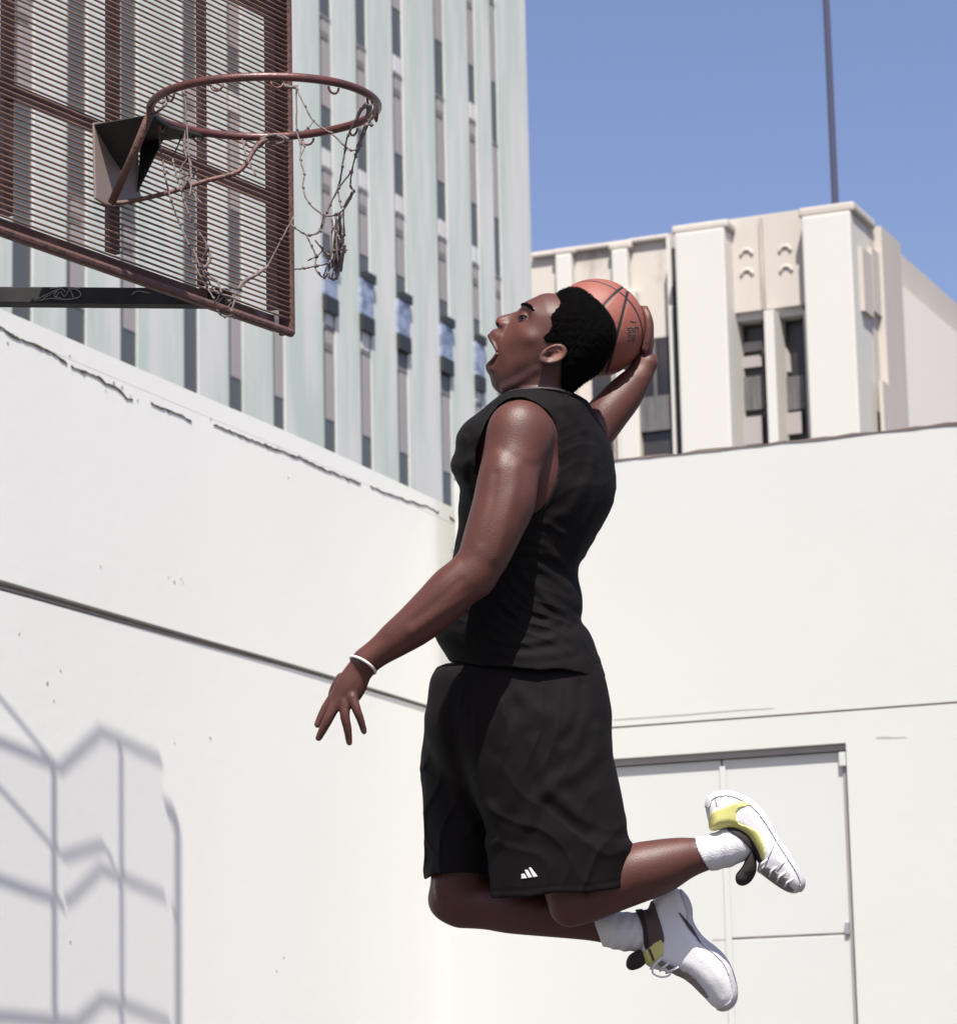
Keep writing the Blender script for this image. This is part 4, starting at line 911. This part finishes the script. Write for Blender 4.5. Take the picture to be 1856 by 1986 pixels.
folds = [([(1090, 775), (1112, 800), (1132, 832)], 2.5, 7), ([(1156, 887), (1130, 955), (1102, 996), (1070, 1005)], 3.2, 9), ([(1041, 1012), (1065, 1018), (1092, 1034)], 3.4, 6), ([(1030, 1050), (1058, 1060), (1086, 1082)], 3.4, 6), ([(1000, 1068), (1040, 1070), (1074, 1082), (1100, 1100)], 3.0, 6),
         ([(1005, 1112), (1030, 1128), (1056, 1159), (1080, 1182), (1102, 1199), (1130, 1206)], 4.0, 7), ([(990, 1132), (1015, 1155), (1041, 1181), (1070, 1197), (1100, 1210)], 3.6, 6), ([(975, 1163), (995, 1190), (1011, 1208), (1056, 1212), (1080, 1207)], 3.2, 6), ([(936, 1228), (960, 1242), (996, 1250), (1040, 1246), (1072, 1238)], 3.0, 6), ([(960, 1262), (1010, 1272), (1060, 1270), (1110, 1262)], 2.6, 7), ([(1150, 870), (1162, 930), (1150, 1000), (1120, 1070)], 2.6, 8), ([(1005, 1095), (1045, 1098), (1080, 1118), (1104, 1140)], 2.4, 6), ([(1095, 820), (1118, 860), (1124, 905)], 2.0, 9), ([(905, 1220), (930, 1245), (975, 1268)], 2.5, 6), ([(900, 850), (905, 890), (898, 930)], 3, 7), ([(884, 905), (905, 935), (915, 985)], 2.5, 7)]
arm_hole = [tuple(p) for p in catmull([(1003, 771), (1030, 777), (1054, 792), (1071, 812), (1080, 838), (1083, 870), (1082, 905), (1078, 932), (1066, 960), (1046, 990), (1010, 1008), (965, 1000), (938, 972), (926, 935), (922, 890), (930, 855), (946, 815), (972, 782)], 4, True)]
def shirt(X, Y, C):
    x2, y2 = X[..., :1], Y[..., :1]
    o = srow(X, Y, C)
    disp = 0
    for P, a, s_ in folds: ld = line_d(P, x2, y2); s_ = s_*1.25; disp = disp+a*.72*np.exp(-(ld/s_)**2)-.40*a*np.exp(-((ld-s_*1.7)/s_)**2)
    wr = folds_noise(X, Y, C, 2.15, 26., 1)*np.clip((y2-985)/80, 0, 1)*np.clip((1300-y2)/30, .2, 1)*4.6+folds_noise(X, Y, C, 1.2, 30., 7)*np.clip((1060-y2)/100, 0, 1)*2.0
    side = np.clip((0-C)/60, 0, 1); o = o-disp*side-wr
    strap = smooth_chain([(985, 790, -85, 22), (1030, 778, -92, 20), (1072, 800, -70, 26)], 3)(X, Y, C); o = smin(o, strap, 18)
    trim = np.exp(-((poly_sd(arm_hole, x2, y2)+5)/4.0)**2)*1.6*side; o = o-trim
    d = smax(o, -(o+6.2), .5)
    hole = smax(-poly_sd(arm_hole, x2, y2)+C*0, C+28, 1)
    d = np.maximum(d, -hole)
    nk = np.sqrt(((X-1046)/56)**2+((C-HC)/66)**2)*56-56; d = np.maximum(d, -np.maximum(nk, Y-800))
    af = arm_f(X, Y, C)-2; d = np.maximum(d, -np.maximum(af, -(C-90)))
    hem = np.interp(x2, [860, 873, 1000, 1090, 1175], [1283, 1285, 1297, 1300, 1315])
    return np.maximum(d, Y-hem+1.5*np.sin(x2/17.))
top = sculpt('tank_top', shirt, ((835, 1215), (738, 1330), (-250, 260)), 2.7, M_TOP, person, it=2)
M_TRIM = mat('collar_trim', (.035, .024, .026), .6)
collar = smooth_chain([(975, 766, -8, 3.4), (990, 760, -42, 3.4), (1018, 755, -62, 3.4), (1050, 753, -66, 3.4), (1082, 756, -58, 3.4), (1104, 763, -36, 3.4), (1112, 768, 4, 3.4)], 3)
sculpt('collar', collar, ((965, 1122), (744, 778), (-76, 16)), 1.7, M_TRIM, top)

# shorts
hips = rows([(1270, 905, 1135, 0, 110, 0), (1282, 880, 1150, 0, 124, 0), (1289, 862, 1156, 0, 134, 0), (1298, 847, 1161, 0, 141, 0), (1319, 834, 1171, 0, 149, 0), (1365, 828, 1182, 2, 154, 0), (1394, 822, 1185, 5, 156, 0), (1433, 826, 1184, 8, 152, 0), (1470, 842, 1176, 10, 132, 0), (1510, 866, 1160, 10, 102, 0), (1550, 900, 1130, 12, 70, 0), (1590, 930, 1090, 14, 40, 0)], n=2.3)
farl = rows([(1300, 850, 1000, 60, 80, 0), (1400, 830, 1010, 88, 104, 0), (1440, 820, 1000, 90, 106, 0), (1479, 815, 990, 90, 106, 0), (1545, 818, 980, 90, 104, 0), (1594, 821, 972, 90, 102, 0), (1650, 822, 966, 90, 100, 0), (1720, 824, 962, 90, 98, 0)], n=2.3)
nearl = rows([(1290, 910, 1160, -40, 80, 0), (1380, 900, 1178, -55, 108, 0), (1433, 892, 1186, -58, 110, 0), (1479, 898, 1192, -60, 110, 0), (1554, 920, 1209, -62, 108, 0), (1620, 940, 1220, -64, 105, 0), (1640, 943, 1229, -64, 104, 0), (1669, 946, 1228, -64, 103, 0), (1721, 951, 1219, -64, 101, 0), (1760, 954, 1212, -64, 100, 0)], n=2.3)
sf = [([(999, 1374), (978, 1410), (963, 1446), (957, 1500), (957, 1545)], -4.0, 9), ([(1127, 1330), (1126, 1381), (1112, 1415), (1094, 1438)], -3.0, 6), ([(1158, 1420), (1156, 1462), (1130, 1490), (1107, 1505), (1075, 1518), (1058, 1535), (1038, 1560), (1025, 1590)], 4.0, 8), ([(1035, 1440), (1050, 1490), (1068, 1535), (1100, 1560), (1133, 1598)], 3.2, 8), ([(878, 1381), (884, 1433), (896, 1490), (911, 1551), (930, 1585), (947, 1612)], -6.5, 8), ([(880, 1600), (910, 1612), (945, 1632)], 2.5, 7), ([(880, 1640), (915, 1636), (948, 1625)], -2.5, 7), ([(1060, 1560), (1100, 1590), (1140, 1612)], -3.0, 8), ([(1010, 1340), (1030, 1370), (1060, 1385)], 2.2, 8), ([(960, 1350), (975, 1390), (968, 1440)], 3, 9), ([(1010, 1610), (1040, 1600), (1090, 1630)], 2.5, 9), ([(1170, 1450), (1185, 1530), (1190, 1600)], 2.5, 10), ([(850, 1420), (848, 1500), (856, 1580)], 2, 10)]
def shorts(X, Y, C):
    x2, y2 = X[..., :1], Y[..., :1]
    disp = 0
    for P, a, s_ in sf: ld = line_d(P, x2, y2); s_ = s_*1.7; disp = disp+a*.62*np.exp(-(ld/s_)**2)-.35*a*np.exp(-((ld-s_*1.8)/s_)**2)
    side = np.clip((40-C)/60, 0, 1); w = folds_noise(X, Y*.75, C, .35, 46., 3)*np.clip((Y-1300)/60, 0, 1)*np.clip((1745-Y)/50, .35, 1)*5.0+folds_noise(X, Y, C, -.9, 52., 9)*np.clip((Y-1440)/60, 0, 1)*2.6
    o = smin(smin(farl(X, Y, C), nearl(X, Y, C), 9), hips(X, Y, C), 24)-disp*side-w
    seam = np.exp(-((Y-np.interp(x2, [950, 1025, 1074, 1140, 1189, 1217], [1729, 1727, 1719, 1719, 1711, 1706]))/2.5)**2)*1.0*(C < 30)*(X > 955); o = o+seam
    d = smax(o, -(o+6.2), .5); d = np.maximum(d, 1276-Y)
    hn = np.interp(x2, [940, 1025, 1074, 1140, 1189, 1217, 1235], [1744, 1741, 1733, 1733, 1726, 1721, 1716])
    hf = np.interp(x2, [815, 827, 845, 900, 930, 945, 960], [1709, 1706, 1695, 1693, 1696, 1706, 1735])
    wgt = np.where((X > 948) & (C < 28), hn, hf); return np.maximum(d, Y-wgt)
shorts_o = sculpt('shorts', shorts, ((800, 1245), (1270, 1765), (-190, 215)), 2.9, M_SHORT, person, it=2)
def patch(fn, P, out, cmax, thick=2.2, lift=1.2):
    def f(X, Y, C):
        d = fn(X, Y, C); s = np.maximum(d-lift, -(d+thick)); return np.maximum(np.maximum(s, -poly_sd(P, X[..., :1], Y[..., :1])+C*0), C-cmax)
    return f
for P in ([(1025, 1683.5), (1030, 1683.5), (1043, 1701), (1034, 1702.5)], [(1017, 1688), (1023, 1687.5), (1032, 1702.5), (1024, 1703.5)], [(1011, 1696), (1017, 1695), (1022, 1704), (1011, 1705.5)]):
    xs = [p[0] for p in P]; ys = [p[1] for p in P]
    sculpt('logo_stripe', patch(shorts, P, 1, 0, 2, 1.6), ((min(xs)-3, max(xs)+3), (min(ys)-3, max(ys)+3), (-185, -100)), .8, M_LOGO, shorts_o, it=1)
# socks
ribs = lambda u: 1.0*np.sin(u/3.6)
sn = smooth_chain([(1350, 1660, -60, 36.5), (1378, 1655, -59, 35), (1402, 1648, -58, 37), (1424, 1640, -57, 36), (1440, 1640, -56, 28)], 3)
def sock_n(X, Y, C): return np.maximum(sn(X, Y, C)-.8*np.sin((X*.98-Y*.2)/4.5)*np.clip((1450-X)/30, 0, 1), -((X-1340)*.93-(Y-1626)*.42-8+(C+60)**2*.0045))
sculpt('sock', sock_n, ((1330, 1480), (1595, 1705), (-115, -5)), 2.0, M_SOCK, person, it=1)
sfk = smooth_chain([(1155, 1797, 35, 37.5), (1185, 1802, 30, 37), (1215, 1808, 25, 38), (1250, 1806, 20, 38), (1275, 1800, 18, 34)], 3)
def sock_f(X, Y, C): u = (X*.9+Y*.35); return np.maximum(sfk(X, Y, C)-1.0*np.sin(u/3.4)*(X > 1180), -(X-1156+(Y-1800)*-.35))
sculpt('sock', sock_f, ((1130, 1310), (1755, 1855), (-30, 80)), 2.0, M_SOCK, person, it=1)

# shoes
def cl(P, n=3): return [tuple(p) for p in catmull(P, n, True)]
SN = cl([(1368, 1564), (1376, 1545), (1396, 1536), (1425, 1538), (1460, 1555), (1490, 1588), (1512, 1628), (1535, 1662), (1553, 1692), (1560, 1711), (1556, 1726), (1541, 1734), (1521, 1728), (1498, 1713), (1477, 1697), (1468, 1690), (1471, 1673), (1461, 1648), (1441, 1622), (1412, 1608), (1380, 1612), (1373, 1592)])
SOLE_N = [(1366, 1566), (1374, 1543), (1396, 1533), (1426, 1535), (1462, 1552), (1493, 1586), (1515, 1626), (1538, 1660), (1556, 1690), (1564, 1712), (1559, 1730), (1548, 1730), (1552, 1713), (1545, 1695), (1527, 1666), (1505, 1632), (1483, 1595), (1456, 1564), (1424, 1547), (1398, 1545), (1381, 1552), (1376, 1568)]
near0 = relief(SN, [(1390, 1560, 30, 20), (1395, 1595, 34, 20), (1440, 1580, 36, 24), (1480, 1620, 38, 26), (1500, 1670, 44, 26), (1530, 1700, 40, 24), (1548, 1718, 30, 18), (1485, 1690, 36, 18)], -56)
def shoe_near(X, Y, C): return smax(near0(X, Y, C), -(sn(X, Y, C)+4), 3)
box_n = ((1355, 1575), (1525, 1745), (-110, 0))
sh = sculpt('shoe', shoe_near, box_n, 2.0, M_SHOE, person, it=1)
YP = [(1377, 1612), (1375, 1592), (1380, 1576), (1400, 1569), (1423, 1559), (1441, 1555), (1459, 1558), (1448, 1564), (1433, 1569), (1427, 1582), (1433, 1597), (1451, 1604), (1469, 1614), (1479, 1633), (1484, 1656), (1480, 1668), (1473, 1664), (1461, 1634), (1441, 1613), (1410, 1605)]
sculpt('side_stripe', patch(shoe_near, cl(YP, 2), 1, -30, 3, 1.8), box_n, 1.8, M_YEL, sh, it=1)
CP = [(1408, 1606), (1430, 1607), (1452, 1622), (1467, 1644), (1477, 1668), (1470, 1674), (1458, 1652), (1438, 1628), (1418, 1614)]
sculpt('collar_lining', patch(lambda X, Y, C: smin(near0(X, Y, C), sn(X, Y, C)-1, 4), cl(CP, 2), 1, -40, 3, 3.2), ((1400, 1485), (1598, 1682), (-115, -30)), 1.7, M_BLK, sh, it=1)
LP = [(1474, 1690), (1488, 1681), (1504, 1689), (1516, 1700), (1534, 1706), (1530, 1716), (1541, 1727), (1530, 1731), (1512, 1722), (1492, 1708)]
sculpt('lace_panel', patch(shoe_near, cl(LP, 2), 1, -40, 3, 1.6), box_n, 1.8, M_SHADEG, sh, it=1)  # grey patch painted in for the shade on the lace area
M_SOLE = mat('shoe_sole', (.60, .585, .585), .7, var=.3, vscale=60)
sculpt('sole', patch(near0, cl(SOLE_N, 2), 1, 60, 3, 2.4), ((1355, 1575), (1525, 1745), (-110, 0)), 1.8, M_SOLE, sh, it=1)
for P in ([(1500, 1640), (1503, 1639), (1489, 1672), (1486, 1671)], [(1385, 1548), (1388, 1547), (1392, 1566), (1389, 1567)], [(1520, 1672), (1523, 1674), (1508, 1692), (1505, 1690)]): sculpt('seam', patch(shoe_near, P, 1, -40, 2, .5), box_n, 1.3, M_SHADEG, sh, it=1)
TG = cl([(1457, 1643), (1466, 1662), (1467, 1690), (1456, 1711), (1440, 1719), (1428, 1713), (1427, 1697), (1440, 1680)])
sculpt('tongue', relief(TG, [(1450, 1680, 30, 16), (1440, 1705, 24, 14)], -58), ((1420, 1475), (1635, 1727), (-95, -20)), 1.8, M_BLK, sh, it=1)
lm = MB()
for a, b in (((1475, 1683), (1484, 1668)), ((1492, 1700), (1504, 1680)), ((1507, 1710), (1520, 1692)), ((1522, 1720), (1536, 1704))):
    q = to_world(np.array([[a[0], a[1], -86.], [(a[0]+b[0])/2-2, (a[1]+b[1])/2, -101.], [b[0]+3, b[1], -96.]])); lm.tube([Vector(v) for v in q], .0028, 6)
lm.build_each('lace', M_SHOE, sh, smooth=True)
SF = cl([(1300, 1720), (1318, 1724), (1333, 1741), (1341, 1763), (1343, 1788), (1362, 1818), (1395, 1845), (1415, 1872), (1428, 1913), (1428, 1939), (1418, 1955), (1400, 1961), (1380, 1951), (1359, 1928), (1329, 1899), (1293, 1886), (1262, 1878), (1246, 1862), (1243, 1835), (1252, 1790), (1264, 1750), (1280, 1727)])
far0 = relief(SF, [(1300, 1750, 34, 22), (1290, 1810, 36, 26), (1310, 1850, 40, 30), (1350, 1870, 44, 34), (1390, 1900, 46, 34), (1405, 1940, 36, 24), (1270, 1860, 32, 20)], 18)
def shoe_far(X, Y, C): return smax(far0(X, Y, C), -(sfk(X, Y, C)+4)*np.where(X < 1262, 1, -1)-np.where(X < 1262, 0, 40), 3)
box_f = ((1235, 1442), (1708, 1972), (-44, 80))
sh = sculpt('shoe', far0, box_f, 2.1, M_SHOE, person, it=1)
def pf(name, P, m_, cm=16, lift=1.8, par=sh, f=far0, bx=box_f, hh=1.8): return sculpt(name, patch(f, P, 1, cm, 3, lift), bx, hh, m_, par, it=1)
pf('sole', cl([(1318, 1722), (1335, 1738), (1344, 1762), (1346, 1787), (1365, 1816), (1398, 1842), (1418, 1870), (1432, 1912), (1431, 1941), (1420, 1958), (1400, 1964), (1388, 1958), (1402, 1952), (1414, 1945), (1420, 1930), (1418, 1908), (1406, 1876), (1388, 1854), (1357, 1828), (1335, 1796), (1332, 1765), (1324, 1744)], 2), M_SOLE, cm=200, lift=2.2)
pf('collar_lining', cl([(1240, 1752), (1262, 1744), (1276, 1775), (1288, 1818), (1284, 1832), (1262, 1846), (1252, 1836), (1247, 1795)], 2), M_BRN, f=lambda X, Y, C: smin(far0(X, Y, C), sfk(X, Y, C)-1, 4), lift=2.5, bx=((1228, 1300), (1735, 1855), (-44, 80)))
pf('collar_edge', cl([(1229, 1760), (1241, 1752), (1253, 1790), (1258, 1836), (1250, 1840), (1246, 1800), (1238, 1776)], 2), M_BLK, f=lambda X, Y, C: smin(far0(X, Y, C), sfk(X, Y, C)-1, 4), lift=4.5, bx=((1220, 1270), (1740, 1850), (-44, 80)))
pf('heel_stripe', cl([(1246, 1852), (1258, 1838), (1283, 1821), (1287, 1846), (1280, 1862), (1260, 1873), (1248, 1866)], 2), M_YEL, lift=2.6)
pf('stripe_line', [(1256, 1842), (1261, 1839), (1270, 1862), (1266, 1867)], M_BRN, lift=3.8)
pf('sole_line', [(1314, 1768), (1320, 1772), (1342, 1797), (1364, 1835), (1358, 1829), (1334, 1799)], M_LINE, lift=2.6)
pf('lace_panel', cl([(1283, 1862), (1296, 1871), (1330, 1885), (1350, 1902), (1372, 1932), (1366, 1936), (1340, 1910), (1312, 1894), (1290, 1880), (1276, 1872)], 2), M_SHADEG, lift=2.2)
TF = cl([(1246, 1846), (1254, 1864), (1244, 1877), (1224, 1883), (1214, 1874), (1218, 1856), (1232, 1846)])
sculpt('tongue', relief(TF, [(1235, 1865, 24, 14)], 8), ((1206, 1262), (1838, 1890), (-24, 41)), 1.8, M_BLK, sh, it=1)
lm = MB()
for a, b in (((1262, 1880), (1284, 1858)), ((1280, 1884), (1300, 1866)), ((1292, 1888), (1316, 1876))):
    q = to_world(np.array([[a[0], a[1], -8.], [(a[0]+b[0])/2-3, (a[1]+b[1])/2+2, -24.], [b[0], b[1], -22.]])); lm.tube([Vector(v) for v in q], .0030, 6)
q = to_world(np.array([[1282., 1862., -20.], [1270., 1872., -22.], [1266., 1888., -18.], [1284., 1896., -20.], [1300., 1890., -18.], [1288., 1878., -20.]])); lm.tube([Vector(v) for v in catmull([tuple(v) for v in q], 5)], .0022, 6)
lm.build_each('lace', M_SHOE, sh, smooth=True)

# wristband
Cw = np.array([704., 1290., -227.]); ax = np.array([-.52, .80, -.30]); ax /= np.linalg.norm(ax)
e1 = np.array([.82, .52, 0]); e1 -= ax*e1.dot(ax); e1 /= np.linalg.norm(e1); e2 = np.cross(ax, e1)
ring = [Cw+e1*28.0*math.cos(t)+e2*27.5*math.sin(t) for t in [2*math.pi*i/48 for i in range(48)]]
m = MB(); m.tube([Vector(v) for v in to_world(np.array(ring))], .0031, 8, closed=True); wb = m.build('wristband', M_BAND, person, smooth=True)

# ------------------------------------------------------------------ basketball
bw_ = to_world(np.array([list(BC)]))[0]; brw = BR*(DP+BC[2]/KP)/FPX
def cut3(p, q, r):                          # circle on the ball through three seen points
    U = []
    for x, y in (p, q, r):
        d = ray(x, y).normalized(); oc = CAM-Vector(bw_); b2 = oc.dot(d); disc = b2*b2-(oc.dot(oc)-brw*brw)
        t = -b2-math.sqrt(max(disc, 0)); U.append(((CAM+d*t)-Vector(bw_)).normalized())
    n3 = (U[1]-U[0]).cross(U[2]-U[0]).normalized(); return n3, n3.dot(U[0])
seams = [cut3((1157, 545), (1214, 576), (1246, 640)), cut3((1172, 591), (1200, 562), (1211, 556)), cut3((1216, 574), (1208.5, 606), (1180, 710))]
bm_ = bpy.data.meshes.new('basketball'); import bmesh
b3 = bmesh.new(); bmesh.ops.create_uvsphere(b3, u_segments=240, v_segments=120, radius=brw); b3.to_mesh(bm_)
co = np.array([v.co[:] for v in b3.verts])/brw; b3.free()
gd = np.full(len(co), 9.)
for n3, d3 in seams: gd = np.minimum(gd, np.abs(co@np.array(n3[:])-d3))
dep = np.exp(-(gd/.026)**2)*.0022; nc = co*(brw-dep)[:, None]
bm_.vertices.foreach_set('co', nc.astype(np.float32).ravel()); bm_.polygons.foreach_set('use_smooth', np.ones(len(bm_.polygons), bool)); bm_.update()
mb_ = mat('basketball_leather', (.27, .082, .055), .55, var=.5, vscale=14, var_col=(.21, .062, .045), bump=.0)
n_ = mb_.node_tree; L = n_.links; pb_ = n_.nodes['Principled BSDF']; src = pb_.inputs['Base Color'].links[0].from_socket
geo = n_.nodes.new('ShaderNodeTexCoord'); nrm = n_.nodes.new('ShaderNodeVectorMath'); nrm.operation = 'NORMALIZE'; L.new(geo.outputs['Object'], nrm.inputs[0])
prev = None
for n3, d3 in seams:
    dt = n_.nodes.new('ShaderNodeVectorMath'); dt.operation = 'DOT_PRODUCT'; L.new(nrm.outputs[0], dt.inputs[0]); dt.inputs[1].default_value = n3[:]
    sb = n_.nodes.new('ShaderNodeMath'); sb.operation = 'SUBTRACT'; L.new(dt.outputs['Value'], sb.inputs[0]); sb.inputs[1].default_value = d3
    ab = n_.nodes.new('ShaderNodeMath'); ab.operation = 'ABSOLUTE'; L.new(sb.outputs[0], ab.inputs[0])
    if prev is None: prev = ab.outputs[0]
    else:
        mi = n_.nodes.new('ShaderNodeMath'); mi.operation = 'MINIMUM'; L.new(prev, mi.inputs[0]); L.new(ab.outputs[0], mi.inputs[1]); prev = mi.outputs[0]
lt = n_.nodes.new('ShaderNodeMapRange'); lt.inputs['From Min'].default_value = .026; lt.inputs['From Max'].default_value = .032; lt.inputs['To Min'].default_value = 1; lt.inputs['To Max'].default_value = 0; L.new(prev, lt.inputs[0])
mx = n_.nodes.new('ShaderNodeMixRGB'); L.new(lt.outputs[0], mx.inputs[0]); L.new(src, mx.inputs[1]); mx.inputs[2].default_value = (.014, .011, .011, 1); L.new(mx.outputs[0], pb_.inputs['Base Color'])
vo = n_.nodes.new('ShaderNodeTexVoronoi'); vo.inputs['Scale'].default_value = 420; L.new(geo.outputs['Object'], vo.inputs['Vector'])
bp = n_.nodes.new('ShaderNodeBump'); bp.inputs['Strength'].default_value = .35; bp.inputs['Distance'].default_value = .0012; L.new(vo.outputs['Distance'], bp.inputs['Height']); L.new(bp.outputs[0], pb_.inputs['Normal'])
bm_.materials.append(mb_); bo = bpy.data.objects.new('basketball', bm_); col.objects.link(bo); bo.location = bw_
tag(bo, 'orange basketball with black seams held in the hand behind the player\'s head', 'basketball')
# small stamped lettering on the ball: two upright rows of short strokes
mk = MB(); rl = random.Random(4)
def ballpt(x, y, up=.0006):
    d = ray(x, y).normalized(); oc = CAM-Vector(bw_); b2 = oc.dot(d); t = -b2-math.sqrt(max(b2*b2-(oc.dot(oc)-brw*brw), 0)); p = CAM+d*t; return p+(p-Vector(bw_)).normalized()*up
for k in range(7):
    y = 635+k*4.2; 
    for x0, x1 in ((1217+k*.1, 1224), (1226, 1233-k*.35)):
        if rl.random() < .92: mk.tube([ballpt(x0+rl.uniform(-.8, .8), y+1.2), ballpt((x0+x1)/2, y+rl.uniform(-1, 1)), ballpt(x1, y-.8)], [.0009, .0014, .0009], 5)
for p in (((1231, 633), (1237, 634), (1238, 646)), ((1222, 622), (1229, 624), (1233, 622))): mk.tube([ballpt(*q) for q in p], .0009, 5)
o = mk.build('stamped_lettering', M_LINE); o.parent = bo; bpy.context.view_layer.update(); o.matrix_parent_inverse = bo.matrix_world.inverted()
for me in bpy.data.materials:
    if 'src' in me: del me['src']
